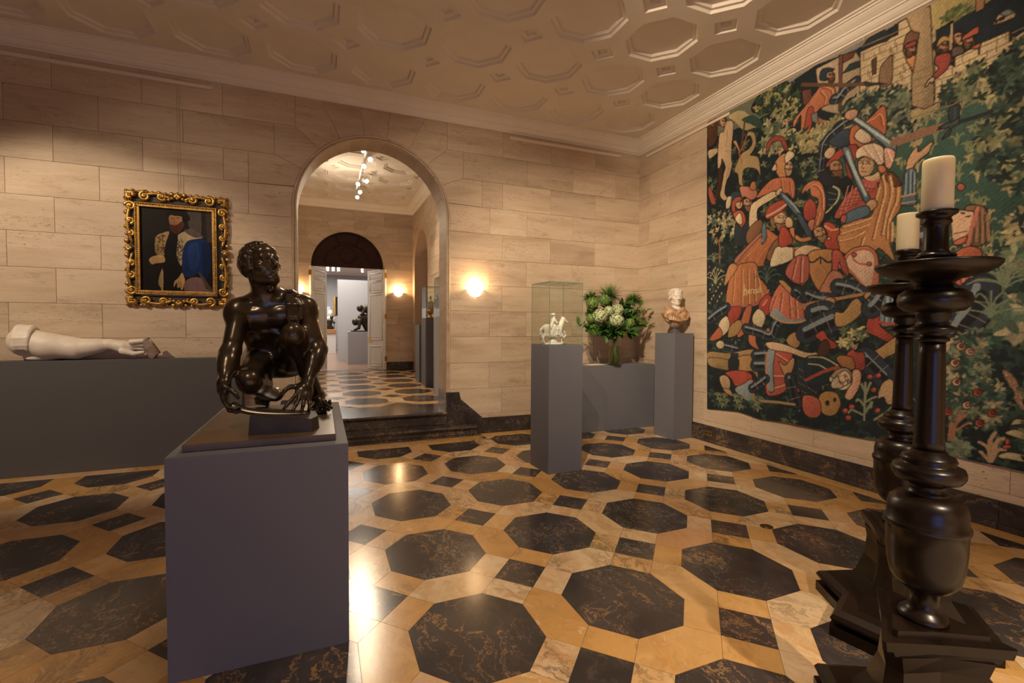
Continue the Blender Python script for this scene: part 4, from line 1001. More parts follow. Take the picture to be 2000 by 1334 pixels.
# ------------------------------------------------------------------ the white ceramic horseman
def horseman():
    t = thing('ceramic_horseman', 'small ivory white ceramic rider on a prancing caparisoned horse', 'figurine', (cpx-.045,cpy,1.311), 0)
    b = MB().lathe([(.098,0),(.102,.006),(.100,.014),(.088,.020),(.07,.022)],28); b.v = [(x*1.0,y*.62,z) for x,y,z in b.v]; b.build('base', BISQUE, t)
    b = MB().lathe([(.055,.020),(.045,.035),(.026,.055),(.022,.075),(.030,.095),(.04,.105)],18); b.v = [(x,y*.8,z) for x,y,z in b.v]; b.build('support', BISQUE, t)
    P = [('e', (0,0,.150), (.082,.040,.040), None, .02), ('e', (.062,0,.158), (.036,.034,.042), None, .02), ('e', (-.065,0,.155), (.042,.038,.040), None, .02),
         ('c', (.075,0,.175), .031, (.105,0,.232), .021, .015), ('c', (.103,0,.240), .019, (.142,0,.216), .012, .01), ('e', (.108,0,.243), (.020,.016,.018), None, .01), ('c', (.100,.010,.255), .004, (.098,.013,.272), .002, .003), ('c', (.100,-.010,.255), .004, (.098,-.013,.272), .002, .003)]
    for i in range(7): u = i/6; P.append(('e', (.068+.030*u,0,.195+.06*u), (.011,.012,.010), None, .004))
    leg = lambda *q: [('c', a, ra, b, rb, .008) for (a,ra),(b,rb) in zip(q[:-1], q[1:])]
    P += leg(((.070,-.018,.140),.018),((.092,-.020,.095),.010),((.080,-.020,.055),.007),((.086,-.020,.022),.007),((.096,-.020,.018),.009))
    P += leg(((.072,.018,.145),.018),((.128,.020,.118),.010),((.142,.020,.085),.007),((.122,.020,.070),.007),((.118,.020,.060),.008))
    for s in (-1,1): P += leg(((-.072,s*.018,.140),.022),((-.085,s*.020,.095),.012),((-.105,s*.020,.065),.008),((-.098,s*.020,.026),.007),((-.090,s*.020,.018),.009))
    P += leg(((-.100,0,.165),.012),((-.122,0,.140),.011),((-.122,0,.100),.009),((-.114,0,.070),.005))
    h = solid_obj('horse', P, .0032, BISQUE, t)
    P = []
    for s in (-1,1):
        for i in range(8):
            for j in range(5): P.append(('e', (-.072+.020*i, s*(.041+.003*math.sin(i*1.9+j)), .172-.019*j), (.0125,.006,.0115), None, .006))
    for i in range(9): P += [('e', (-.078+.020*i, s*.043, .082), (.007,.005,.012), None, .004) for s in (-1,1)]
    solid_obj('caparison', P, .0032, BISQUE, h)
    P = [('c', (0,0,.175), .030, (.006,0,.225), .024, .015), ('e', (.006,0,.235), (.026,.032,.018), None, .012), ('c', (.008,0,.245), .010, (.010,0,.258), .010, .006), ('e', (.012,0,.270), (.0145,.013,.018), None, .006), ('e', (.0255,0,.268), (.004,.004,.004), None, .003),
         ('e', (.008,0,.284), (.024,.024,.005), None, .004), ('e', (.006,0,.291), (.013,.013,.009), None, .004), ('c', (-.01,0,.293), .004, (-.028,0,.286), .006, .004)]
    for s in (-1,1):
        P += [('c', (.004,s*.030,.238), .012, (.020,s*.042,.210), .009, .008), ('c', (.020,s*.042,.210), .009, (.050,s*.020,.205), .007, .006), ('c', (.0,s*.022,.175), .020, (.032,s*.044,.148), .014, .012), ('c', (.032,s*.044,.148), .012, (.024,s*.047,.100), .009, .008), ('c', (.024,s*.047,.098), .008, (.042,s*.047,.094), .006, .005)]
    for j in range(6): a = R(120+j*24); P.append(('c', (.0,.024*math.cos(a)*1.0,.24), .009, (-.040,.042*math.cos(a),.150+.01*(j%2)), .008, .010))
    solid_obj('rider', P, .0032, BISQUE, t)
    t.scale = (1.12,1.12,1.12); t.rotation_euler = (0,0,R(-4)); return t
horseman()

# ------------------------------------------------------------------ bust of onyx and marble
def bust():
    q = W(1326,650,bpy_-.02); cx, cy = bpx-.005, bpy_-.02; z0 = 1.425
    t = thing('marble_bust', 'bust of a young head in white marble with brown onyx drapery on a dark socle', 'bust', (cx,cy,z0))
    s = pxm((cx,cy,1.6)); 
    MB().lathe([(.078,0),(.078,.012),(.070,.018),(.060,.030),(.046,.045),(.044,.060),(.058,.075),(.062,.085),(.056,.095)],28).build('socle', SLATE, t)
    P = [('e', (0,.01,.255), (.185,.095,.080), None, .03), ('e', (0,.0,.20), (.150,.085,.090), None, .03), ('c', (0,0,.13), .065, (0,0,.19), .10, .03), ('e', (-.10,-.01,.265), (.085,.080,.075), None, .03), ('e', (.10,-.01,.265), (.085,.080,.075), None, .03)]
    for i in range(16):
        a = R(-75+i*10); x = math.sin(a); P.append(('c', (x*.10,-.055*math.cos(a)-.02,.325-.02*math.cos(a)), .016, (x*.17,-.095*math.cos(a)-.01,.215-.05*math.cos(a*1.5)), .015, .006))
    for i in range(9): u = -1+2*i/8; P.append(('c', (u*.16,-.07,.275-.03*u*u), .014, (u*.12,-.085,.165+.02*abs(u)), .016, .006))
    P += [('c', (-.09,-.055,.335), .022, (0,-.095,.285), .020, .014), ('c', (0,-.095,.285), .020, (.09,-.055,.335), .022, .014), ('c', (-.10,.05,.34), .022, (-.09,-.055,.335), .022, .014), ('c', (.10,.05,.34), .022, (.09,-.055,.335), .022, .014)]
    solid_obj('drapery', P, .0055, ONYX, t)
    A = axes(V3(-.10,-1,-.02), V3(0,0,1)); hp, H, E, C = head(np.array((0.0,-.005,.495)), A, 1.02, male=False)
    P = [('e', (0,-.02,.315), (.085,.065,.040), None, .02), ('c', (0,-.01,.31), .058, (0,.0,.42), .048, .03)]+hp
    P += curls(H, E, C, 150, 9, .010, .014, lambda q,p: (q[2] > .45 and q[1] > .0) or q[1] < .0 and q[2] > -.35, 1.02)
    P += [C((.078,.0,.03),.016,(.050,.062,.078),.014,.006), C((-.078,.0,.03),.016,(-.050,.062,.078),.014,.006), C((.05,.062,.078),.014,(0,.072,.09),.014,.006), C((-.05,.062,.078),.014,(0,.072,.09),.014,.006)]
    P += [E((.0,-.10,-.005),(.042,.030,.038),.01)]
    solid_obj('head', P, .0045, MARBLE, t); t.rotation_euler = (0,0,R(-12)); return t
bust()

# ------------------------------------------------------------------ vase of flowers
LEAFC = [mottled('leaf_green_%d' % i, c, tuple(x*1.7 for x in c), .45, 12) for i, c in enumerate(((.018,.056,.009),(.042,.108,.014),(.080,.160,.032)))]
STEM = mottled('stem_green', (.075,.13,.022), (.12,.18,.035), .5, 20); PETAL = mottled('hydrangea_petal', (.48,.55,.30), (.62,.66,.44), .6, 20); PETALG = mottled('hydrangea_green', (.13,.24,.04), (.26,.38,.10), .6, 20)
FZ = .946; FV = fit_hit(1200,713,'z',FZ); FYV = FV[1]
def WF(px, py, dy=0.0): return W(px, py, FYV+dy)
vase = thing('glass_vase', 'tall clear glass vase with flower stems in water on the corner plinth', 'vase', tuple(FV))
fu = pxm(FV+V3(0,0,.3)); VR, VH = 13*fu, 60*fu
pr = [(VR*.96,0),(VR,.004),(VR*.93,VH*.4),(VR*.9,VH*.75),(VR*1.02,VH),(VR*1.0,VH),(VR*.86,VH*.75),(VR*.89,VH*.4),(VR*.94,.012),(.001,.012)]
MB().lathe(pr[:-1]+[(VR*.5,.0125)],32).build('glass', CASE, vase)
MB().lathe([(VR*.92,.014),(VR*.87,VH*.4),(VR*.85,VH*.62),(.001,VH*.62)],28).build('water', WATER, vase)
def stem_path(top, i):
    a = i*2.4; base = FV+V3(VR*.6*math.cos(a),VR*.6*math.sin(a),.02); neck = FV+V3(-VR*.35*math.cos(a),-VR*.35*math.sin(a),VH*.92)
    return [base, lerp(base,neck,.5), neck, lerp(neck,top,.45)+V3(0,0,.03), top]
def floret_ball(c, r, n, seed):
    rg = np.random.default_rng(seed); mb = MB()
    for i in range(n):
        z = 1-2*(i+.5)/n; a = i*2.399963+rg.uniform(-.2,.2); q = np.array((math.sqrt(1-z*z)*math.cos(a), math.sqrt(1-z*z)*math.sin(a), z))
        c0 = c+q*r*rg.uniform(.9,1.05); t1 = unit(np.cross(q,(.3,.5,.81))); t2 = np.cross(q,t1); s = r*.20*rg.uniform(.8,1.2); ph = rg.uniform(0,1.5)
        for k in range(4):
            e = math.cos(ph+k*math.pi/2)*t1+math.sin(ph+k*math.pi/2)*t2; f = np.cross(q,e)
            mb.add([c0, c0+e*s*.6+f*s*.45+q*s*.10, c0+e*s*1.1+q*s*.02, c0+e*s*.6-f*s*.45+q*s*.10], [(0,1,2,3)], True)
    return mb
hyd = [(1171.6,617.6,13.5,-.13,0,'large creamy hydrangea head at the left front of the bouquet'),(1204.7,626,14,-.16,0,'largest creamy hydrangea head at the front, over the vase mouth'),(1189,607,9.5,-.10,0,'small creamy hydrangea head between the two large ones'),(1206,605.5,12,-.08,0,'creamy hydrangea head above the largest one'),
       (1181,586,11,-.02,1,'greenish hydrangea head high up under the middle papyrus tuft'),(1157,592,12,.0,1,'greenish hydrangea head at the upper left of the bouquet'),(1230,631,10,-.06,1,'greenish hydrangea head low at the right of the bouquet'),(1154,622,9,-.06,1,'greenish hydrangea head at the far left, below the others')]
for i, (x,y,r,dy,gr,lab) in enumerate(hyd):
    c = WF(x,y,dy); t = thing('hydrangea', lab, 'flower', tuple(c), 0, 'hydrangeas in the glass vase'); rr = r*fu
    floret_ball(np.zeros(3), rr, 110, i).build('flower_head', PETALG if gr else PETAL, t)
    MB().ball((0,0,0), rr*.86, 12, 8).build('flower_core', LEAFC[1] if gr else PETALG, t)
    MB().tube([p-c for p in stem_path(c, i)], .0055, 6).build('stem', STEM, t)
pap = [(1189,569,24,.02,'tall middle papyrus tuft at the top of the bouquet'),(1237,580,18,.04,'papyrus tuft at the upper right of the bouquet'),(1154,576,15,.06,'small papyrus tuft behind the glass case edge, upper left')]
for i, (x,y,r,dy,lab) in enumerate(pap):
    c = WF(x,y+r*.45,dy); t = thing('papyrus', lab, 'plant', tuple(c), 0, 'papyrus stems in the glass vase'); rg = np.random.default_rng(50+i); mb = MB(); rr = r*fu*1.42
    for k in range(560):
        q = rg.normal(0,1,3); q[2] = abs(q[2])*1.0-.45; q = unit(q); s = unit(np.cross(q,(.2,.3,.9))); L = rr*rg.uniform(.75,1.05); e = q*L+V3(0,0,-.10*L*(1-q[2])); m = q*L*.5
        mb.add([s*.0022, -s*.0022, m-s*.0022, m+s*.0022, e], [(0,1,2,3),(3,2,4)])
    mb.build('tuft', LEAFC[2], t); MB().tube([p-c for p in stem_path(c, i+9)], .0045, 6).build('stem', STEM, t)
def leaf_mesh(L, Wd, seed):
    rg = np.random.default_rng(seed); n = 7; vs = []; fs = []
    for i in range(n):
        u = i/(n-1); w_ = Wd*math.sin(math.pi*min(u*.92+.06,1))**.8*(1-.25*u); z = -.20*L*u*u
        vs += [(-w_,L*u,z+.16*w_),(0,L*u,z),(w_,L*u,z+.16*w_)]
    for i in range(n-1):
        for k in (0,1): fs.append((i*3+k,i*3+k+1,i*3+k+4,i*3+k+3))
    return mesh('leaf', vs, fs, True)
leaf_me = [[leaf_mesh(.12,.038,0), leaf_mesh(.16,.050,1), leaf_mesh(.055,.015,2)] for m in LEAFC]
for a, m in zip(leaf_me, LEAFC):
    for me in a: me.materials.append(m)
def leaf(parent, p, d, up_, kind, colr):
    o = link('leaf', leaf_me[colr][kind], None, parent); y = unit(d); x = unit(np.cross(y, up_)); z = np.cross(x, y)
    Mx = Matrix.Identity(4)
    for r_ in range(3): Mx[r_][0], Mx[r_][1], Mx[r_][2], Mx[r_][3] = x[r_], y[r_], z[r_], p[r_]
    o.matrix_local = Mx; return o
fol = [((1266,605),.0,2,'pale leafy spray reaching out at the right of the bouquet'),((1272,620),-.05,2,'lowest leafy spray at the far right of the bouquet'),((1250,598),.05,2,'leafy spray rising behind the right papyrus tuft'),((1130,634),-.08,2,'pale leafy spray at the far left, seen through the glass case'),((1142,645),-.06,1,'drooping leafy spray at the lower left of the bouquet'),
       ((1170,645),-.12,0,'dark leafy branch under the left hydrangeas'),((1222,612),-.02,0,'dark leafy branch in the middle of the bouquet'),((1236,648),-.10,0,'dark leafy branch hanging low at the right of the vase mouth'),((1190,648),-.14,0,'dark leafy branch over the left of the vase mouth'),((1213,645),-.16,1,'leafy branch over the right of the vase mouth'),((1160,606),.04,0,'dark leafy branch behind the upper left hydrangea'),((1215,590),.06,0,'dark leafy branch behind the tall papyrus tuft'),((1182,600),.07,0,'dark leafy branch deep behind the hydrangeas'),((1240,612),.02,1,'mid green leafy branch right of the hydrangeas'),((1148,612),.03,1,'mid green leafy branch at the left edge of the bouquet'),((1226,600),.05,1,'mid green leafy branch under the right papyrus tuft'),((1200,640),-.05,0,'dark leafy branch in the heart of the bouquet'),((1252,636),-.05,1,'mid green leafy branch low on the right side')]
NK = FV+V3(0,0,VH)
for i, ((x,y),dy,colr,lab) in enumerate(fol):
    e = WF(x,y,dy); t = thing('leafy_branch', lab, 'plant', tuple(NK), 0, 'leafy branches in the glass vase'); rg = np.random.default_rng(80+i)
    pts = [lerp(NK,e,u)+V3(0,0,.10*math.sin(math.pi*u)*np.linalg.norm(e-NK)) for u in np.linspace(0,1,7)]
    MB().tube([p-NK for p in [FV+V3(0,0,.02)]+pts], .0035, 5).build('twig', STEM, t)
    n = 26 if colr == 2 else 17
    for k in range(n):
        u = (.25 if colr == 2 else .45)+(.75 if colr == 2 else .55)*(k+rg.uniform(0,.9))/n; j = min(int(u*6),5); p = lerp(pts[j],pts[j+1],u*6-j); tn = unit(pts[j+1]-pts[j])
        d = unit(rg.normal(0,1,3)*.75+tn*.7+V3(0,-.35,.0)); leaf(t, p-NK+d*.005, d, unit(V3(0,-.5,1)+rg.normal(0,.35,3)), 2 if colr == 2 and k%5 else int(rg.integers(0,2)) if colr != 2 else 0, colr if k%4 else min(colr+1,2))
c = fit_hit(1160,713,'z',FZ); bk = thing('booklet', 'small white booklet lying on the corner plinth beside the vase', 'booklet', (c[0],c[1],FZ), R(8))
MB().box((-.16,-.09,0),(.16,.09,.006),.001).build('cover', newmat('tan_card',(.45,.33,.2),.7), bk); MB().box((-.10,-.075,.006),(.14,.08,.010),.001).build('page', newmat('white_paper',(.75,.72,.66),.7), bk)

# ------------------------------------------------------------------ woven and painted pictures (colours computed point by point)
def lin(c): c = np.array(c, float)/255; return np.where(c <= .04045, c/12.92, ((c+.055)/1.055)**2.4)
class Canvas:
    """a small painter: shapes in surveyed picture coordinates, stored on a regular grid of (u, v) metres"""
    def __init__(s, u0, u1, v0, v1, nu, nv, base, plane):
        s.u0, s.u1, s.v0, s.v1, s.nu, s.nv = u0, u1, v0, v1, nu, nv; s.plane = plane
        s.img = np.empty((nv,nu,3)); s.img[:] = lin(base); s.T = (0,0,1.0)
        s.U = u0+(np.arange(nu)+.5)/nu*(u1-u0); s.V = v0+(np.arange(nv)+.5)/nv*(v1-v0); s.rg = np.random.default_rng(5)
        g = np.zeros((nv,nu))
        for k, a in ((6,.5),(14,.35),(40,.25),(110,.2)):
            z = s.rg.normal(0,1,(k+2,k*2+2)); yy = np.linspace(0,k,nv); xx = np.linspace(0,k*2,nu); y0 = yy.astype(int); x0 = xx.astype(int); fy = (yy-y0)[:,None]; fx = (xx-x0)[None]
            g += a*((z[y0][:,x0]*(1-fx)+z[y0][:,x0+1]*fx)*(1-fy)+(z[y0+1][:,x0]*(1-fx)+z[y0+1][:,x0+1]*fx)*fy)
        s.tex = g; s.hatch = .10
    def t(s, x, y, k): s.T = (x,y,k)
    def m(s, pts):
        """'x,y x,y' in the current crop -> metres on the picture plane"""
        if isinstance(pts, str): pts = [tuple(map(float,p.split(','))) for p in pts.split()]
        return np.array([s.plane(s.T[0]+x/s.T[2], s.T[1]+y/s.T[2]) for x,y in pts])
    def box(s, lo, hi):
        i0 = int((min(lo[0],hi[0])-min(s.u0,s.u1))/abs(s.u1-s.u0)*s.nu)-1; i1 = int((max(lo[0],hi[0])-min(s.u0,s.u1))/abs(s.u1-s.u0)*s.nu)+2
        if s.u1 < s.u0: i0, i1 = s.nu-i1, s.nu-i0
        j0 = int((lo[1]-s.v0)/(s.v1-s.v0)*s.nv)-1; j1 = int((hi[1]-s.v0)/(s.v1-s.v0)*s.nv)+2
        return slice(max(j0,0),max(min(j1,s.nv),0)), slice(max(i0,0),max(min(i1,s.nu),0))
    def put(s, sl, mask, c, a=1.0):
        r = s.img[sl]; c = lin(c); mm = (mask*a)[...,None]; s.img[sl] = r*(1-mm)+c*mm
    def fill(s, q, c, a=1.0):
        sl = s.box(q.min(0), q.max(0)); X, Y = np.meshgrid(s.U[sl[1]], s.V[sl[0]])
        if X.size == 0: return
        ins = np.zeros(X.shape, bool); n = len(q)
        for i in range(n):
            (x0,y0),(x1,y1) = q[i-1], q[i]
            if y0 == y1: continue
            cr = ((y0 > Y) != (y1 > Y)) & (X < (x1-x0)*(Y-y0)/(y1-y0)+x0); ins ^= cr
        h = max(np.ptp(q[:,1]),1e-6); w_ = max(np.ptp(q[:,0]),1e-6)
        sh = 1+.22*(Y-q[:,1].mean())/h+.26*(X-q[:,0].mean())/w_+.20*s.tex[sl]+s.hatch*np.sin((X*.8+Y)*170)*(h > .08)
        r = s.img[sl]; mm = (ins*a)[...,None]; s.img[sl] = r*(1-mm)+np.clip(lin(c)*sh[...,None],0,1)*mm
    def smooth(s, q, closed=True, k=5):
        n = len(q); out = []
        rng_ = range(n) if closed else range(n-1)
        for i in rng_:
            p0, p1, p2, p3 = (q[(i-1)%n], q[i], q[(i+1)%n], q[(i+2)%n]) if closed else (q[max(i-1,0)], q[i], q[i+1], q[min(i+2,n-1)])
            for t in np.arange(k)/k: out.append(.5*((2*p1)+(p2-p0)*t+(2*p0-5*p1+4*p2-p3)*t*t+(3*p1-p0-3*p2+p3)*t**3))
        if not closed: out.append(q[-1])
        return np.array(out)
    def P(s, c, pts, sm=1, ol=(38,24,18), w=.006, a=1.0):
        q = s.m(pts); q = s.smooth(q) if sm else q; s.fill(q, c, a)
        if ol: s.stroke(np.vstack([q,q[:1]]), ol, w, .8)
    def stroke(s, q, c, w, a=1.0):
        for i in range(len(q)-1):
            p, r = q[i], q[i+1]; sl = s.box(np.minimum(p,r)-w, np.maximum(p,r)+w); X, Y = np.meshgrid(s.U[sl[1]], s.V[sl[0]])
            if X.size == 0: continue
            d = r-p; L = d@d+1e-12; t = np.clip(((X-p[0])*d[0]+(Y-p[1])*d[1])/L,0,1); D = np.hypot(X-p[0]-t*d[0], Y-p[1]-t*d[1])
            s.put(sl, np.clip((w-D)/.003+.3,0,1), c, a)
    def L(s, c, pts, w=.007, sm=1, a=1.0):
        q = s.m(pts); s.stroke(s.smooth(q, False) if sm and len(q) > 2 else q, c, w, a)
    def E(s, c, x, y, rx, ry, rot=0, ol=(38,24,18), w=.005):
        s.P(c, [(x+rx*math.cos(t)*math.cos(R(rot))-ry*math.sin(t)*math.sin(R(rot)), y+rx*math.cos(t)*math.sin(R(rot))+ry*math.sin(t)*math.cos(R(rot))) for t in np.linspace(0,2*math.pi,15)[:-1]], 0, ol, w)
    def leafm(s, c, u, v, r, ang, asp=.42):
        """one leaf in metres"""
        sl = s.box(np.array((u-r,v-r)), np.array((u+r,v+r))); X, Y = np.meshgrid(s.U[sl[1]]-u, s.V[sl[0]]-v)
        if X.size == 0: return
        a = X*math.cos(ang)+Y*math.sin(ang); b = -X*math.sin(ang)+Y*math.cos(ang)
        k = np.abs(a)/r; s.put(sl, np.clip(((1-k*k)*asp*r-np.abs(b))/(.12*r)+.3,0,1)*(k < 1), c)
    def bush(s, pts, n, cols, r, flowers=None, nf=0, dark=(17,33,38)):
        q = s.m(pts); qs = s.smooth(q)
        if dark: s.fill(qs, dark)
        lo, hi = qs.min(0), qs.max(0); k = 0; tries = 0
        while k < n and tries < n*8:
            tries += 1; u, v = s.rg.uniform(lo[0],hi[0]), s.rg.uniform(lo[1],hi[1])
            ins = False
            for i in range(len(q)):
                (x0,y0),(x1,y1) = q[i-1], q[i]
                if (y0 > v) != (y1 > v) and u < (x1-x0)*(v-y0)/(y1-y0)+x0: ins = not ins
            if not ins: continue
            a0 = s.rg.uniform(0,6.28); c = cols[int(s.rg.integers(len(cols)))]
            for j in range(int(s.rg.integers(3,6))): s.leafm(tuple(np.array(c)*s.rg.uniform(.72,1.12)), u+math.cos(a0+j*1.2)*r*.8, v+math.sin(a0+j*1.2)*r*.8, r, a0+j*1.2)
            if flowers and k < nf: s.leafm((238,214,160), u, v, r*.7, 0, .9); s.leafm(flowers, u, v, r*.5, 0, .9)
            k += 1
    def tuft(s, x, y, h, c, n=5):
        p = s.m([(x,y)])[0]
        for i in range(n):
            a = (i-(n-1)/2)*.42; e = p+np.array((math.sin(a)*h*.8, math.cos(a)*h)); mid = p+np.array((math.sin(a)*h*.25, math.cos(a)*h*.65)); s.stroke(s.smooth(np.array([p,mid,e,e+np.array((math.sin(a)*h*.3,-h*.12))]), False, 4), c, .006)
    def face(s, x, y, r, ang=0, skin=(214,172,128), beard=None, hair=None, look=1):
        """three-quarter face in crop units"""
        def q(a, b): ca, sa = math.cos(R(ang)), math.sin(R(ang)); return (x+r*(a*look*ca-b*sa), y+r*(a*look*sa+b*ca))
        if hair: s.P(hair, [q(-.95,-.9),q(.1,-1.25),q(.9,-.8),q(.4,-.2),q(-.2,.5),q(-.9,1.0),q(-1.25,.1)])
        s.P(skin, [q(-.7,-.7),q(.1,-1.0),q(.75,-.6),q(.85,.1),q(.62,.85),q(.1,1.15),q(-.45,.75),q(-.75,.1)])
        s.P((176,118,84), [q(-.7,-.3),q(-.4,.1),q(-.35,.7),q(-.6,.5),q(-.8,.1)], 1, None, a=.55)
        if beard: s.P(beard, [q(-.6,.35),q(.0,.42),q(.75,.35),q(.75,.95),q(.3,1.6),q(-.3,1.3)])
        for ex in (-.12,.5): s.L((58,32,22), [q(ex-.2,-.28),q(ex,-.36),q(ex+.2,-.26)], .005); s.L((70,40,28), [q(ex-.22,-.5),q(ex+.2,-.55)], .005)
        s.L((120,70,45), [q(.3,-.3),q(.48,.12),q(.25,.2)], .005); s.L((150,60,45), [q(.02,.52),q(.45,.5)], .006)
    def armour(s, pts, w):
        """plated limb along a path, crop units; w half width in metres"""
        q = s.smooth(s.m(pts), False)
        s.stroke(q, (20,22,28), w+.008); s.stroke(q, (42,58,76), w)
        n = np.array((.35,.75))*w*.45; s.stroke(q+n, (128,150,160), w*.22); s.stroke(q-n*.6, (22,30,42), w*.3)
        for i in range(3, len(q)-1, 4):
            d = q[i]-q[i-1]; d = d/(np.linalg.norm(d)+1e-9); p = np.array((-d[1],d[0]))*w; s.stroke(np.array([q[i]-p,q[i]+p]), (150,140,120), .004, .7)
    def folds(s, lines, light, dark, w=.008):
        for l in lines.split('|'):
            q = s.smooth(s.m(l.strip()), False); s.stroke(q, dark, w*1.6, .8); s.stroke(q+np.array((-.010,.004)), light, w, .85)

XT = XR-.035
TAP_L = lambda z: 2.577+(2.668-2.577)*(z-.42)/(4.2-.42)
def tap_plane(px, py):
    h = fit_hit(px, py, 'x', XT); return (h[1], h[2])
NAVY, DKG, GRN, MIDG, PALE, YEL, CRM = (16,40,52),(28,56,54),(46,90,80),(84,118,90),(150,158,112),(198,180,116),(232,206,160)
SKIN, RED, DRED, ORG, TAN, BRN, STON, BLU, STEEL, PNK = (216,174,128),(178,54,40),(128,34,28),(206,112,54),(196,146,84),(86,52,32),(206,180,134),(74,108,132),(104,134,146),(222,154,124)
def paint_tapestry():
    c = Canvas(2.72, -1.35, .38, 4.24, 1040, 1180, NAVY, tap_plane)
    # ground: green meadow above, night-dark flower bank below
    c.t(0,0,1)
    c.P(GRN, '1640,330 1650,240 1740,268 1800,215 1900,196 2100,130 2200,430 2000,520 1900,500 1840,560 1690,470', 1, None)
    c.P((34,66,62), '1700,470 1900,480 2200,420 2200,560 1990,560 1880,540 1700,560', 1, None, a=.7)
    for i in range(210):
        x, y = c.rg.uniform(1650,2120), c.rg.uniform(215,520)
        if y > 215+(x-1650)*-.15: c.tuft(x, y, c.rg.uniform(.05,.11), (130,138,92) if i%3 else (176,158,100), 3)
    for i in range(420):
        x, y = c.rg.uniform(1384,2120), c.rg.uniform(470,915); c.tuft(x, y, c.rg.uniform(.05,.10), ((36,72,66),(52,92,78),(92,118,88),(30,60,62))[i%4], 4)
    c.bush('1384,240 1560,200 1660,300 1640,480 1400,500 1384,420', 330, [(40,76,66),(66,100,74),(124,132,88),(28,56,54)], .030, None, 0, None)
    c.bush('1384,480 1700,460 1900,520 2160,520 2160,1000 1384,820', 650, [(24,50,54),(32,64,62),(44,80,70),(22,44,52)], .040, None, 0, None)
    # far landscape top left and flower bank left
    c.t(1380,0,4.444)
    c.P((116,128,104), '0,1030 300,860 640,700 760,690 700,900 500,1010 300,1100 0,1200', 1, None)
    c.P((196,176,118), '190,1010 300,960 420,1040 470,1080 330,1130 250,1060', 1, None); c.P((40,84,74), '300,1040 400,1000 480,1060 460,1110 380,1080', 1, None)
    c.bush('400,900 520,760 720,700 800,800 810,1000 740,1060 560,990 400,980', 120, [(56,92,62),(170,164,96),(30,62,54)], .030)
    c.P((150,150,150), '720,720 960,560 1300,430 1660,200 1660,120 1900,20 1900,-200 600,600', 0, None)
    # castle
    ST = STON; c.P((190,164,128), '950,600 1180,480 1290,440 1340,520 1330,880 1170,1000 1000,960 960,700', 0)
    c.P((120,58,44), '1170,480 1290,450 1270,500 1180,550', 0); c.P((126,66,62), '1150,480 1180,480 1170,990 1145,960', 0)
    c.P((30,62,76), '1180,640 1240,560 1340,520 1340,580', 0); c.P((122,66,60), '830,780 910,770 920,880 840,920', 0); c.P((34,40,50), '800,790 850,690 910,770', 0)
    c.P(ST, '1335,450 1660,300 1660,200 1950,40 1990,150 1985,900 1780,930 1600,760 1330,860', 0); c.P((34,52,66), '1340,420 1420,310 1540,260 1600,290 1640,210 1660,270 1560,360', 0)
    for k in range(14): y = 80+62*k; c.L((140,112,76), [(1345,y+330),(1620,y+210),(1985,y+40)], .005, 0)
    for k in range(60):
        x = 1360+(k*97)%610; y = 470+((k*61)%14)*32-(x-1345)*.40; c.L((140,112,76), [(x,y),(x+2,y+55)], .005, 0)
    c.P((150,112,80), '1500,740 1510,590 1560,520 1610,490 1600,720', 1); c.P((100,66,48), '1435,520 1475,500 1470,640 1435,650', 0); c.P((92,60,46), '1790,140 1805,130 1800,170 1785,170', 0)
    c.P((120,80,56), '1715,470 1720,330 1770,270 1820,260 1850,290 1840,460', 1); c.P((206,128,62), '1730,500 1830,440 1840,560 1810,680 1770,590', 1); c.face(1770,430,48,8,(170,120,88),(96,66,46),(80,54,38),-1); c.P((168,56,46), '1715,400 1810,350 1815,390 1730,420')
    # soldier levelling a pike
    c.P((206,112,62), '850,930 940,810 990,750 1060,740 1120,780 1110,880 990,940 960,1000 1020,1050 970,1090 900,960 900,1150 820,1160 820,1000 760,1110 760,1040')
    c.P((182,64,46), '880,950 930,950 900,1140 850,1150', 1); c.folds('1000,760 1080,790 1090,880|990,800 1030,850 1020,910|890,900 960,820', (228,160,100), (150,66,40), .006)
    c.P((120,128,132), '910,1000 960,970 975,1080 920,1060', 0); c.P((28,58,78), '985,690 990,620 1040,590 1110,605 1050,640 1040,700'); c.face(1075,665,42,0,(178,128,96),(84,62,50)); c.armour('1110,860 1150,850 1200,780 1290,710', .045)
    c.L((108,72,48), '830,735 1180,740 1400,728', .018, 0); c.P((36,62,70), '1370,715 1560,728 1380,750', 0)
    c.bush('1180,950 1230,860 1330,830 1430,800 1560,790 1700,770 1780,850 1760,950 1840,1020 1830,1130 1700,1200 1560,1190 1560,1000 1380,960 1300,980', 150, [(40,72,68),(104,120,96),(22,44,52),(148,148,112)], .036)
    c.P((172,152,96), '1780,960 1900,930 2000,900 2000,960 1800,1040', 1, None)
    c.bush('470,1230 480,1110 560,1040 700,1040 720,1200 690,1330 480,1330', 46, [(196,184,126),(150,158,110),(88,116,88)], .038, (200,70,50), 10)
    c.bush('720,1100 900,1150 1040,1050 1180,990 1230,1100 1050,1330 720,1340', 90, [(186,168,104),(120,134,92),(196,180,120),(50,84,70)], .034, (190,64,46), 8)
    # upper right: wall, watchers, house, trees
    c.t(1780,0,4.168)
    c.P((186,166,92), '150,40 320,-60 640,-60 600,60 400,120 260,210 170,230', 1, None); c.bush('250,170 330,90 480,60 520,80 380,130', 26, [(96,118,66),(150,150,80)], .03, dark=None)
    c.P((24,44,58), '170,400 240,270 400,150 560,60 700,-20 960,-60 1200,-100 1200,120 917,200 800,250 560,350 400,440', 1, None); c.P((196,160,120), '660,205 715,110 790,70 850,100 845,140 740,185', 0); c.P((120,140,140), '715,110 790,70 850,100 760,140', 0)
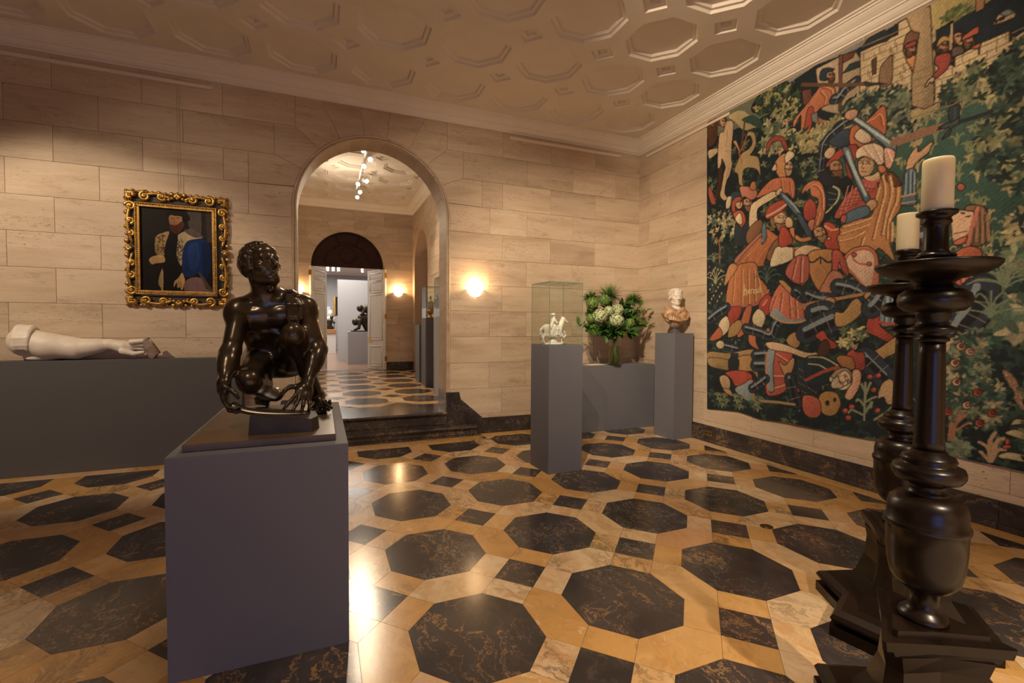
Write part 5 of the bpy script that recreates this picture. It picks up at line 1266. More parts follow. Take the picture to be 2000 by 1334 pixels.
    for x,y in ((690,175),(722,160),(745,150)): c.E((80,44,34), x, y, 8, 12)
    c.P((180,128,84), '520,100 530,-20 600,-30 590,70', 0)
    c.P(STON, '185,840 190,470 345,540 345,470 430,430 560,350 640,320 800,250 810,330 1000,200 1200,130 1200,420 900,620 600,760 250,830', 0); c.P((176,146,104), '0,860 0,640 40,430 60,270 0,250 -60,100 150,50 170,380 185,850 100,890', 0)
    for k in range(8): y = 520+60*k; c.L((140,112,76), [(0,y+80),(180,y+20),(345,y-30),(560,y-130),(800,y-240),(1100,y-380)], .005, 0)
    for k in range(34): x = 200+(k*83)%640; y = 560-(x-200)*.5+((k*5)%6)*60; c.L((140,112,76), [(x,y),(x,y+52)], .005, 0)
    c.P((70,40,30), '795,255 810,250 808,335 795,330', 0); c.P((96,56,40), '545,360 556,350 552,440 543,440', 0); c.P((60,40,34), '340,460 352,470 352,540 342,530', 0)
    c.face(385,315,52,-8,(196,150,112),None,(86,60,44)); c.face(460,330,48,0,(176,128,92),(110,78,50),(86,60,44),-1); c.P((196,84,66), '405,330 430,290 540,215 545,270 500,290 420,330'); c.P((96,80,72), '330,460 340,390 410,380 430,430 380,450'); c.P((196,92,50), '480,390 560,350 550,390 490,400')
    c.face(260,385,52,0,(180,132,96),(70,46,36),(84,58,40)); c.P((190,150,72), '205,390 210,340 260,290 325,310 320,340 260,340'); c.P((176,60,54), '190,520 200,460 300,430 325,470 290,560 200,640 170,620 220,560'); c.P(SKIN, '185,630 150,640 110,700 125,705 150,670 165,680 185,650'); c.L((200,160,110), '325,200 320,400', .008, 0)
    c.bush('250,830 250,740 330,650 450,580 520,520 620,540 600,620 680,650 660,780 540,800 380,800', 90, [(110,120,84),(40,70,60),(176,162,110)], .032, (198,160,104), 20)
    c.bush('650,570 760,450 860,350 1000,280 1100,300 1100,560 900,680 700,740', 170, [(30,58,54),(60,90,74),(20,40,48)], .030)
    c.bush('560,1080 600,950 760,800 917,740 1150,700 1150,1500 900,1560 600,1400 520,1200', 300, [(170,156,98),(128,132,86),(30,60,60),(22,48,54),(60,92,76)], .036, (198,120,84), 12)
    # war hammer on its long shaft
    c.L((150,104,78), '-130,1170 0,1120 240,1035', .030, 0); c.L((40,46,58), '120,1080 360,1000 540,950 650,912', .016, 0); c.P((44,58,72), '310,985 308,880 395,855 375,970'); c.P((60,80,90), '340,985 345,875 360,870 360,980', 0, None); c.P((56,74,84), '240,1050 250,1020 330,990 385,960 380,1010 330,1040 310,1090 250,1135 270,1100 310,1040')
    # the naked captive bound to a tree and the swan, top left
    c.t(1380,220,4.445)
    c.P((110,64,42), '10,80 60,40 90,90 85,240 20,300 10,200', 1); c.face(48,95,28,0,(168,116,84)); c.P((72,46,32), '100,440 135,430 130,640 110,730 70,730 95,600', 1); c.P((190,78,44), '20,640 50,690 80,790 40,790 15,700'); c.P((226,196,150), '15,330 90,310 90,350 30,400 15,380')
    c.P((222,184,140), '165,80 230,90 215,300 215,410 220,450 200,540 170,600 155,700 180,740 150,765 115,720 130,640 145,540 160,470 130,400 125,450 95,480 100,280 115,180 150,160'); c.face(140,85,34,10,(216,170,126),None,(120,78,46)); c.folds('180,150 170,300|160,330 210,330|205,470 170,560', (238,206,164), (176,132,96), .004)
    c.P((190,160,104), '345,200 370,165 415,180 430,260 400,340 380,370 450,395 470,560 440,500 380,480 320,500 310,600 320,640 280,620 270,540 240,510 260,440 300,360 370,310 395,260 380,205'); c.L((196,90,56), '350,200 300,330', .008); c.L((196,90,56), '270,320 310,440', .006); c.P((216,150,96), '225,250 255,240 300,350 290,355', 0); c.L((104,66,44), '330,80 300,300', .014, 0)
    c.bush('20,1000 20,840 100,810 170,850 240,940 260,1080 170,1130 50,1110', 40, [(150,158,112),(200,186,140),(70,104,84)], .030, (200,70,48), 12); c.L((150,84,56), '110,1300 110,1150 80,1090', .012); c.tuft(60,1300,.12,(120,134,100),6)
    # plumed helmet rider
    c.P((172,60,50), '520,345 530,260 590,205 660,210 700,280 700,340 670,310 640,250 570,260 545,320'); c.face(705,470,52,5,(206,166,128),(176,140,104)); c.P((206,140,76), '600,500 590,440 660,360 720,380 680,470 690,560 630,560'); c.P((226,204,164), '680,380 720,330 765,370 690,440'); c.P((222,196,160), '565,500 600,440 610,500')
    c.P((200,104,62), '430,740 520,620 600,570 740,570 770,680 750,750 700,700 640,720 600,680 520,710'); c.folds('540,660 600,600|720,600 740,730|650,590 660,690', (228,160,104), (140,62,40), .005)
    # three helmeted heads
    c.P((40,70,90), '200,800 200,720 250,680 310,710 320,800 260,860'); c.face(275,790,42,0,(214,170,126)); c.P((184,72,48), '215,790 245,740 300,730 300,760 250,790 250,870 220,860'); c.P((216,196,160), '165,830 175,740 215,730 200,820'); c.face(355,790,46,0,(196,146,104),(136,92,62)); c.P((206,120,92), '285,650 340,640 420,660 440,720 390,760 330,730 310,740'); c.P((196,116,62), '375,660 395,600 425,605 425,670')
    c.P((196,72,46), '225,880 300,850 340,920 320,1030 290,990'); c.P((40,56,72), '240,1140 250,960 300,1000 360,930 380,1060 320,1150'); c.P((226,200,156), '245,920 290,870 310,960 280,970')
    # archer in the orange tunic
    c.P((224,196,150), '370,1000 380,820 440,760 560,690 610,690 620,720 560,760 450,830 440,900 440,960'); c.P(SKIN, '600,700 640,650 660,680 620,720'); c.P((146,98,60), '350,1130 345,1050 400,970 470,930 490,1000 440,1080 380,1130')
    c.P((200,108,50), '230,1334 300,1230 440,1080 500,1000 600,1060 640,1100 560,1180 500,1300 480,1334'); c.P((196,112,96), '240,1280 300,1210 470,1040 485,1060 330,1220 260,1310', 1); c.P((96,130,148), '480,1140 485,980 510,970 520,1090'); c.P((148,100,66), '520,1260 560,1160 620,1090 650,1110 590,1240 560,1290'); c.folds('350,1250 480,1110|420,1300 520,1170|300,1300 380,1200', (222,150,84), (146,72,34), .006)
    c.face(640,935,72,-4,(220,178,132),(150,112,76),(150,108,70)); c.P((190,66,50), '510,880 560,800 690,750 705,800 640,870 530,925'); c.L((230,190,150), '525,900 620,850 700,790', .012); c.P((226,204,166), '550,1334 590,1190 640,1160 760,1170 889,1150 950,1180 900,1230 780,1260 700,1300 640,1320'); c.P((200,92,60), '750,1170 770,1165 775,1255 755,1260', 0); c.P((196,58,44), '630,1160 640,1010 690,1000 750,1110 720,1150')
    c.P(SKIN, '680,960 700,905 745,930 745,990 700,1000')
    c.P((72,104,130), '640,720 660,690 760,790 830,880 889,1000 870,1070 840,1010 780,900 700,800'); c.L((150,176,180), '670,720 770,820 850,960 870,1040', .010); c.P((206,120,60), '720,1010 760,1000 770,1060 840,1080 880,1060 880,1110 800,1125 740,1070')
    # shield, curved sword and the armed pair behind
    c.t(1560,220,4.446)
    c.P((38,56,76), '200,330 190,260 260,180 330,90 400,60 430,90 360,150 290,210 260,300'); c.P((52,74,96), '260,250 330,180 430,140 455,200 430,280 360,300 300,290'); c.armour('440,70 350,130 230,250 200,400 190,520', .035); c.P((214,176,136), '225,350 270,300 320,320 290,400 230,390')
    c.P((204,100,48), '440,260 460,130 600,60 730,-60 760,40 745,200 640,250 560,300 480,290'); c.P((226,196,164), '480,200 530,140 600,170 630,240 560,270 500,240'); c.folds('620,80 700,20 730,120|560,100 640,60', (226,146,84), (150,62,34), .007)
    c.P((104,140,152), '460,60 490,30 620,110 760,210 840,270 830,340 740,300 640,200 540,120'); c.L((180,200,196), '490,55 640,160 800,270', .010); c.L((40,56,66), '480,85 620,190 750,300', .008); c.P((206,150,116), '400,40 420,-10 500,-30 510,20 450,70')
    c.L((150,104,78), '820,260 1000,200 1170,140', .030, 0)
    c.P((178,54,44), '230,470 330,340 430,290 500,280 510,360 470,480 460,600 430,580 410,480 380,380 320,440'); c.face(325,480,66,-6,(170,122,86),(110,74,50)); c.P((30,40,52), '170,580 230,500 290,560 350,560 330,640 230,640'); c.P((22,30,40), '350,600 420,560 480,640 400,700 340,660')
    c.P((30,44,54), '235,860 230,700 290,640 350,670 340,760 280,850'); c.L((196,186,150), '240,870 330,770 352,680 300,642', .008); c.folds('250,700 320,720|250,760 320,760|250,810 300,810', (110,128,124), (16,24,30), .004)
    c.P((206,112,62), '30,710 50,640 130,590 200,620 235,760 215,920 130,1030 150,880 170,760 110,720 90,650'); c.P((186,62,50), '40,850 60,780 110,750 150,800 150,900 90,940 50,920'); c.folds('60,680 130,630 200,700 210,850|180,880 150,980', (232,166,104), (150,66,40), .007); c.P((206,112,90), '90,940 140,930 120,1030 80,1000')
    c.P((56,88,112), '-10,870 40,910 100,1020 125,1090 80,1090 50,1030 0,940'); c.P((206,132,72), '-20,1060 30,1090 100,1075 110,1110 30,1125 -30,1100')
    # turbaned lord in the golden cloak
    c.P((184,72,60), '310,900 360,800 440,690 560,600 680,600 660,760 560,830 440,880 340,920')
    for k in range(7): c.L((214,130,104), [(360+k*45,880-k*38),(430+k*38,640+k*-4)], .005, 0); c.L((128,44,38), [(340+k*30,860-k*36),(520+k*24,800-k*22)], .005, 0)
    c.P((198,128,62), '330,1160 360,1000 470,930 620,900 660,760 690,640 720,540 800,515 890,620 880,830 800,960 790,1130 830,1290 700,1180 640,1220 520,1190 410,1230'); c.P((110,62,36), '740,560 800,515 890,610 840,650 770,600', 1)
    c.folds('720,560 740,700 690,900 640,1100|780,560 800,700 760,860 720,1060|850,660 840,780 780,930 760,1100|380,1000 520,960 620,920|360,1060 480,1020 600,980|350,1120 470,1090 560,1040|690,660 640,840|560,1090 530,1190|800,960 800,1120', (230,176,106), (140,76,36), .009)
    c.face(585,470,86,4,(212,168,118),None,None,-1); c.P((120,76,50), '540,400 640,390 650,420 560,420', 1, None, a=.5); c.P((228,196,160), '500,400 500,330 570,280 680,270 740,330 740,430 690,460 640,410 560,380'); c.P((226,160,136), '740,310 830,330 830,400 790,490 750,460'); c.folds('560,300 640,400|640,280 710,420|760,340 800,430', (242,214,184), (190,140,112), .006); c.P((206,116,52), '680,470 740,460 760,510 710,530'); c.P((222,180,134), '560,560 640,540 690,510 700,580 620,600'); c.L((200,70,60), '555,590 620,610 690,590', .014)
    c.P((88,120,138), '380,320 440,310 480,440 560,640 620,750 580,790 520,680 450,490'); c.L((168,190,188), '420,340 470,480 580,720', .012); c.L((34,48,58), '390,370 460,540 570,780', .007)
    c.P((202,150,102), '580,790 640,750 680,790 640,850 600,840'); c.P((78,110,134), '360,960 420,870 560,810 610,830 600,890 480,940 400,970'); c.P((196,92,60), '360,940 380,890 415,900 400,960')
    c.P((206,156,108), '930,460 960,370 1030,290 1040,340 1156,250 1130,340 1060,400 1000,460 990,510 930,500'); c.P((82,114,136), '890,740 905,560 940,500 1010,500 1015,720 1010,800 890,800'); c.folds('920,540 910,720|960,510 955,720|990,520 990,710', (150,176,178), (44,66,90), .006); c.L((206,150,100), '890,730 1010,705', .008); c.L((206,150,100), '890,790 1010,770', .006)
    # wounded man with red shield, helmets and masks
    c.P((206,116,72), '330,1334 400,1240 470,1180 580,1160 660,1200 690,1290 690,1500 600,1560 480,1420'); c.P((222,178,150), '400,1310 440,1230 530,1190 620,1200 660,1280 640,1480 590,1530 470,1400', 1, (180,84,56), .010); c.L((190,90,60), '480,1240 470,1270 520,1310 600,1320', .009); c.E((190,90,60), 478, 1235, 22, 18); c.E((190,90,60), 608, 1315, 20, 16)
    c.face(185,1050,60,-20,(196,150,104),(160,124,76)); c.P((196,60,42), '215,970 270,950 330,1000 360,1040 330,1090 350,1190 260,1190 220,1130 250,1060'); c.E((230,196,120), 262, 1095, 14, 14); c.L((226,170,100), '225,985 290,1020 340,1010', .008)
    c.P((222,186,140), '-30,1200 60,1150 180,1170 190,1190 100,1220 20,1270 -30,1260'); c.P((200,132,62), '90,1220 180,1190 300,1195 290,1290 270,1480 200,1560 130,1480 80,1334'); c.L((30,44,60), '80,1290 130,1300 190,1260 250,1300 290,1290', .009); c.L((30,44,60), '190,1250 190,1310', .008); c.P((188,70,58), '-20,1260 50,1240 70,1334 60,1480 20,1500 -10,1400'); c.P((188,70,58), '290,1210 340,1190 390,1250 420,1334 430,1420 380,1380 350,1300 330,1420 280,1480 290,1334')
    # legs, skirts and fallen men
    c.t(1380,500,4.168)
    c.P((198,112,52), '150,390 180,200 240,90 300,60 400,60 430,170 500,280 430,380 310,410 180,410'); c.folds('230,110 210,390|290,110 290,400|340,110 345,390|390,120 400,370|420,190 450,330', (224,168,96), (140,72,34), .007); c.P((190,104,90), '160,390 300,400 430,370 500,275 505,300 440,390 310,415 165,412', 1, None); c.P((206,138,74), '170,100 210,60 250,90 200,170 150,240 140,220', 1)
    for w_, p in ((.006,'306,240 306,320'),(.006,'306,285 322,270 326,318'),(.005,'338,296 350,284 346,272 336,284 342,306 354,300'),(.005,'364,304 362,274 376,272'),(.005,'398,276 386,274 384,300 398,302'),(.005,'406,272 408,298 422,296 422,270'),(.005,'434,250 436,298')): c.L((232,204,150), p, w_, 0)
    c.P((178,50,40), '190,420 280,415 270,490 220,550 180,570 170,500'); c.P((226,204,160), '100,540 160,490 185,580 130,650 100,610'); c.P((206,100,50), '20,680 60,620 100,580 125,650 60,690'); c.P((178,48,40), '430,380 500,310 545,380 530,450 470,490 430,470'); c.L((226,120,90), '460,400 490,360', .014)
    c.P((214,194,150), '370,510 420,430 480,490 440,600 400,580'); c.P((204,104,52), '340,690 370,560 420,590 400,690 430,760 390,750'); c.P((196,96,54), '320,420 370,410 340,560 300,640 250,660 270,560'); c.P((176,132,70), '170,640 190,570 260,520 290,560 250,640 180,665'); c.armour('20,520 80,470 160,420', .06); c.armour('320,590 430,620 520,650 560,560 600,520', .055); c.E((206,110,56), 502, 604, 16, 18)
    c.P((206,104,76), '510,440 540,320 620,220 740,340 800,380 900,400 830,520 700,545 560,520'); c.folds('570,330 530,440|620,310 600,460|680,330 690,500|730,360 740,510|780,380 810,480', (230,150,110), (140,54,40), .010); c.P((130,148,156), '520,470 570,430 640,500 720,520 830,490 860,460 880,440 820,530 700,545 560,520', 1, None); c.L((198,146,84), '520,480 600,530 700,545 820,520 917,420', .010); c.P((190,134,74), '590,210 640,210 740,330 700,330', 1); c.P((190,86,72), '640,130 720,10 830,10 830,190 760,230 690,200'); c.folds('740,20 700,190|780,20 770,210', (228,150,120), (130,48,40), .010)
    c.armour('730,290 800,340 917,350', .055); c.L((176,120,66), '690,430 917,390', .014, 0); c.P((178,134,74), '650,690 680,640 740,620 770,690 740,750 680,730')
    c.armour('80,720 170,740 250,760', .045); c.E((212,190,150), 108, 722, 34, 34); c.P((178,140,84), '15,780 180,790 380,760 420,850 300,880 20,860'); c.P((36,52,66), '190,790 260,790 260,830 190,830', 0, None); c.P((178,142,84), '15,830 180,850 200,930 30,900'); c.P((178,130,70), '250,830 380,820 420,1000 370,940 260,940'); c.P((30,44,58), '180,840 260,840 250,935 185,935', 1); c.armour('400,810 520,800', .06); c.armour('400,890 520,890', .07)
    c.P((190,74,60), '490,780 560,740 680,760 700,830 640,920 660,1080 540,1140 480,1090'); c.folds('560,800 660,860|540,980 650,980|540,1080 640,1050', (226,150,112), (130,44,38), .010); c.P((140,158,166), '490,780 560,740 540,920 550,1090 500,1090 485,930', 1); c.L((196,130,80), '490,790 485,930 500,1090', .012); c.P((214,178,136), '480,710 540,700 640,720 800,780 917,790 917,830 800,830 680,790 520,760'); c.P((184,136,80), '590,860 640,890 700,830 720,860 690,960 640,980')
    c.armour('680,1000 710,1120 740,1200', .06); c.P((186,60,50), '740,1060 800,960 917,920 917,960 830,1010 760,1110'); c.P((30,56,68), '740,880 820,830 917,830 917,1150 800,1130 740,1050', 1)
    for k in range(30): c.E((190,110,90), 750+(k*47)%160, 860+(k*83)%260, 4, 4, 0, None)
    c.P((190,60,44), '150,950 260,930 360,960 360,1020 240,1060 200,1000'); c.P((130,150,156), '230,1080 300,1040 370,1010 390,1180 330,1180 260,1130'); c.L((206,96,56), '370,1020 385,1180', .016, 0); c.P((24,34,44), '50,1060 70,1005 120,1020 130,1110 80,1150'); c.P((206,168,124), '100,990 150,970 190,1020 180,1090 130,1080'); c.P((196,146,92), '130,1080 190,1090 210,1140 160,1120'); c.armour('370,1080 430,1040 480,1000', .05)
    c.L((176,140,90), '380,1230 440,1180 580,1190 720,1210', .014, 0); c.L((90,70,50), '390,1235 450,1195 580,1205', .006, 0)
    for k in range(26): x, y = 20+(k*137)%420, 1150+(k*53)%120; c.tuft(x, y, .07, (130,136,96) if k%2 else (60,92,76), 5)
    for k in range(40): x, y = 20+(k*29)%110, 90+(k*47)%300; c.E((216,186,140) if k%2 else (196,120,84), x, y, 5, 6, 0, None)
    c.tuft(70,230,.2,(160,160,120),6); c.tuft(490,220,.18,(70,100,88),6)
    # lower middle
    c.t(1580,480,3.923)
    c.P((190,116,88), '80,370 120,270 180,190 260,230 240,340 160,400', 1); c.armour('220,310 310,330 400,370', .07); c.armour('-10,380 60,410 160,420', .07); c.L((178,124,70), '-60,470 0,445 200,410 440,365', .016, 0); c.P((184,140,88), '110,440 140,395 200,410 190,450 130,460'); c.P((184,140,88), '420,400 430,360 500,355 520,390 470,425')
    c.armour('40,520 120,500 170,540', .10); c.armour('190,570 100,610 -20,670', .11); c.P((190,146,78), '200,510 260,510 330,420 380,410 410,490 350,570 260,620 200,610'); c.P((182,54,42), '430,650 460,520 480,490 565,510 540,600 600,660 650,700 600,735 500,690'); c.P((112,146,164), '410,520 430,430 480,380 460,500 440,550'); c.armour('480,480 520,440 560,380', .09); c.P((110,144,164), '545,600 570,400 670,370 690,600 640,615', 1); c.folds('590,400 580,590|630,390 630,590', (160,186,190), (50,74,96), .008); c.L((190,60,46), '545,585 600,600 680,600', .014, 0)
    c.P((176,56,46), '50,690 110,650 150,710 210,750 200,790 140,780 90,730'); c.P((80,48,34), '70,840 80,760 130,720 160,770 140,840'); c.P((186,144,76), '470,830 560,770 640,710 690,700 690,800 600,850 520,890'); c.armour('430,860 500,930 590,1020', .10); c.P((196,158,108), '550,1070 620,1020 660,1080 665,1200 600,1215 570,1160 525,1170')
    c.bush('200,720 230,640 330,610 430,640 420,740 350,790 260,760', 22, [(110,126,90),(60,90,74),(196,180,120)], .03, (190,64,48), 6)
    c.P((180,60,54), '290,830 330,790 360,815 415,820 430,880 420,950 340,950 300,880'); c.P((176,112,54), '205,860 250,840 330,860 350,940 290,950 240,920'); c.P((214,196,156), '130,990 170,950 260,930 320,960 330,1040 290,1100 220,1100 160,1040'); c.face(255,1020,66,60,(214,180,140),(190,172,140),(170,150,118)); c.P((222,164,130), '330,960 380,950 400,1000 380,1090 320,1180 270,1160 300,1090 330,1040'); c.P((180,130,60), '80,1150 130,1115 210,1130 240,1220 190,1300 110,1290 75,1220'); c.E((60,36,24), 140, 1205, 14, 18); c.E((60,36,24), 195, 1180, 10, 14); c.P((196,86,64), '-40,1150 70,1170 90,1290 20,1320 -40,1270'); c.P((28,54,66), '-20,860 120,855 210,910 160,1000 130,1060 0,1060'); c.L((196,180,140), '0,855 110,858 220,920', .006); c.L((196,180,140), '0,905 80,915 150,960', .006); c.L((180,60,46), '-20,1030 100,970 220,930', .016)
    for x,y in ((465,1005),(530,995),(495,1105),(325,1235),(525,1262),(275,1265),(300,1318),(600,1318)): c.E((190,52,44), x, y, 24, 22); c.E((214,110,84), x+4, y-4, 9, 8, 0, None)
    for p in ('420,1334 425,1200 430,1050','425,1230 380,1180 360,1190','425,1200 480,1170 510,1160','428,1120 400,1060','420,1300 330,1260 300,1280','420,1290 480,1200 470,1240','500,1334 600,1270 640,1230','428,1150 470,1050'): c.L((140,150,112), p, .010)
    # right: pink-faced page, red sleeve, blue limbs
    c.t(1800,320,4.17)
    c.E((180,86,52), 318, 190, 34, 32); c.P((132,92,62), '350,365 440,335 520,370 550,500 560,570 500,660 400,660 400,560'); c.folds('440,360 430,640|480,370 480,650|520,420 530,630', (170,126,86), (84,54,36), .008); c.P((216,172,132), '240,420 300,380 380,385 420,400 410,520 370,580 300,640 250,640'); c.L((60,40,30), '320,400 345,405', .007); c.L((60,40,30), '360,430 395,425', .007); c.L((140,90,60), '265,570 365,550', .006); c.L((206,110,86), '455,360 400,540 375,660', .014); c.P((200,96,64), '250,640 360,590 350,640 290,665', 1); c.P((196,90,54), '250,760 300,700 400,670 480,700 490,770 480,800 260,800'); c.P((200,84,52), '250,930 500,915 530,990 440,1030 330,1010'); c.folds('320,930 330,1000|390,925 400,1020|450,920 460,1010', (230,150,100), (140,44,32), .008)
    c.P((190,84,50), '-40,520 30,490 50,560 0,600 -50,600'); c.armour('470,1040 420,1180 330,1290 270,1400', .12); c.armour('-60,640 40,600', .10); c.P((216,176,140), '120,1500 200,1430 280,1410 260,1480 140,1620')
    c.bush('700,480 780,400 960,380 960,640 760,620', 60, [(180,164,110),(120,128,92),(26,52,58)], .038); c.bush('640,1240 720,1160 960,1080 960,1400 800,1380', 24, [(120,150,118),(84,122,100),(200,186,140)], .075); c.bush('690,760 760,700 960,690 960,860 740,830', 18, [(150,158,112),(84,122,100)], .05)
    for x,y,h in ((690,1010,.22),(560,1250,.2),(640,980,.16)): c.tuft(x, y, h, (120,138,108), 7)
    # rose bush and flowers, lower right
    c.t(1800,620,4.305)
    c.L((176,116,80), '250,1040 260,900 330,830 420,760', .026); c.L((176,116,80), '280,890 340,780', .016); c.L((176,116,80), '290,950 400,880', .008)
    c.bush('210,300 340,160 460,110 540,200 520,330 600,500 700,620 690,800 580,930 430,900 400,780 330,720 210,900 200,600', 270, [(56,92,80),(78,114,94),(176,164,120),(40,74,70),(128,140,106)], .031, None, 0, (20,40,46))
    for x,y,k in ((325,245,1),(405,290,0),(275,385,1),(290,545,1),(470,632,2),(380,740,0),(595,805,2),(490,890,2),(215,795,2)): c.E((222,170,130) if k < 2 else (196,70,54), x, y, 40, 34); c.E((176,44,40) if k else (214,140,110), x+6, y-4, 18, 16)
    for k in range(46): u = k/46; c.E((230,200,156) if k%3 else (206,120,66), 735+140*u+((k*31)%60-30), 460+290*u+((k*17)%30), 17, 13, 30, (150,110,80))
    for p in ('750,890 800,850 900,880 760,910','700,970 800,940 930,1010 900,1040 760,1000','640,1170 740,1130 940,1180 940,1230 760,1200'): c.P((190,178,130), p, 1); 
    for p in ('580,1210 560,1100 490,1050','585,1210 600,1090 640,1050','580,1200 580,1040 620,970','590,1200 640,1120 700,1110','570,1210 500,1130','600,1190 640,1040 700,1020'): c.L((200,160,116), p, .012)
    c.E((206,84,56), 725, 1045, 24, 30); c.E((206,84,56), 720, 1088, 42, 18); c.bush('200,1050 300,1050 390,1110 350,1160 200,1150', 20, [(130,150,120),(84,116,96)], .04)
    # beyond the edge of the photograph: more of the same flower bank
    c.t(0,0,1)
    c.bush('2004,40 2120,-20 2420,-60 2420,1050 2004,930', 420, [(34,66,62),(24,50,56),(92,116,90),(150,146,100),(46,84,74)], .040, None, 0, None)
    for k in range(20): x, y = c.rg.uniform(2010,2300), c.rg.uniform(560,1000); c.tuft(x, y, .10, (110,130,100), 5)
    img = c.img
    # weaving: slight yarn to yarn variation
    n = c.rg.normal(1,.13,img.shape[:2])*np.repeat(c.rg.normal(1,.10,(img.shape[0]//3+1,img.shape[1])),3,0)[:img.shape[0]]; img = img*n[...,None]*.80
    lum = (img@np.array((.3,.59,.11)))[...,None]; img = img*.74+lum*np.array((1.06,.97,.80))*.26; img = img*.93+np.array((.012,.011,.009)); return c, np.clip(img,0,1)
def colour_grid(name, Vx, rows, cols, colours, m, parent=None):
    """grid mesh with one colour per vertex"""
    f = np.arange(rows*cols).reshape(rows,cols); q = np.stack([f[:-1,:-1],f[:-1,1:],f[1:,1:],f[1:,:-1]],-1).reshape(-1,4)
    me = bpy.data.meshes.new(name); me.vertices.add(len(Vx)); me.vertices.foreach_set('co', Vx.astype(np.float32).ravel())
    me.loops.add(q.size); me.loops.foreach_set('vertex_index', q.astype(np.int32).ravel()); me.polygons.add(len(q)); me.polygons.foreach_set('loop_start', np.arange(0,q.size,4,dtype=np.int32)); me.update(calc_edges=True); me.validate()
    at = me.color_attributes.new('paint', 'FLOAT_COLOR', 'POINT'); ca = np.ones((len(Vx),4), np.float32); ca[:,:3] = colours; at.data.foreach_set('color', ca.ravel()); me.polygons.foreach_set('use_smooth', [True]*len(me.polygons))
    return link(name, me, m, parent)
def paint_mat(name, rough, weave):
    m = newmat(name, rough=rough); t = NT(m); a = t.n('VertexColor', dict(layer_name='paint')).outputs[0]; t.set(Base_Color=a)
    if weave: p = t.pos(); t.bump(t.math('ADD', t.math('SINE', t.math('MULTIPLY', t.n('SeparateXYZ', None, Vector=p).outputs[2], 900.0)), t.noise(p, 160, 2)), .25, .003); t.set(Specular_IOR_Level=.15)
    return m
def tapestry():
    c, img = paint_tapestry(); nu, nv = 520, 590
    t = thing('tapestry', 'huge woven tapestry of a crowded battle with armoured men and flowers on the right wall', 'tapestry', (XT,.7,.42))
    zb_pts = np.array([tap_plane(*p) for p in ((1384,799),(1441,803),(1485,819),(1538,825),(1643,849),(1735,864),(1865,892),(2000,921))])[::-1]
    uu = np.linspace(0,1,nu); vv = np.linspace(0,1,nv); Uu, Vv = np.meshgrid(uu, vv)
    zt = 4.185; yl0 = TAP_L(.42+Vv*3.7); Y = yl0+(-1.25-yl0)*Uu; zbot = np.interp(Y, zb_pts[:,0], zb_pts[:,1]); Z = zbot+(zt-zbot)*Vv
    X = XT+.006*np.sin(Y*3.1+.4)*(1-Vv*.7)+.004*np.sin(Y*8.0+Z*.8)*(1-Vv)
    ii = np.clip(((Y-2.72)/(-1.35-2.72)*c.nu).astype(int),0,c.nu-1); jj = np.clip(((Z-.38)/(4.24-.38)*c.nv).astype(int),0,c.nv-1)
    k = img[jj,ii]; k = (k*2+np.roll(img,1,0)[jj,ii]+np.roll(img,1,1)[jj,ii])/4
    inv = Matrix.Translation(-Vector(t.location))
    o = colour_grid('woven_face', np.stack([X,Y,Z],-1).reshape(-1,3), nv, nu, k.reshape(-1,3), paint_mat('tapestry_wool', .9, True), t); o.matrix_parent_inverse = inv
    # lining cloth behind, and the turned edges
    L = MB(); s = slice(None,None,10)
    e = [(X[j,0],Y[j,0],Z[j,0]) for j in range(0,nv,12)]+[(X[-1,0],Y[-1,0],Z[-1,0])]; n = len(e); L.add(e+[(p[0]+.016,p[1],p[2]) for p in e], [(i,i+1,n+i+1,n+i) for i in range(n-1)])
    e = [(X[0,j],Y[0,j],Z[0,j]) for j in range(0,nu,6)]+[(X[0,-1],Y[0,-1],Z[0,-1])]; n2 = len(e); L.add(e+[(p[0]+.016,p[1],p[2]) for p in e], [(i,i+1,n2+i+1,n2+i) for i in range(n2-1)])
    L.box((XT+.015,-1.25,.52),(XT+.018,2.57,zt)); o = L.build('lining', newmat('linen_lining',(.16,.11,.07),.9), t); o.matrix_parent_inverse = inv
    for y in (2.55,1.65,.75,-.15): o = MB().tube([(XT-.004,y,zt-.01),(XT-.004,y,ZC-.002)],.0022,5).build('hanging_cord', RAIL, t); o.matrix_parent_inverse = inv
tapestry()

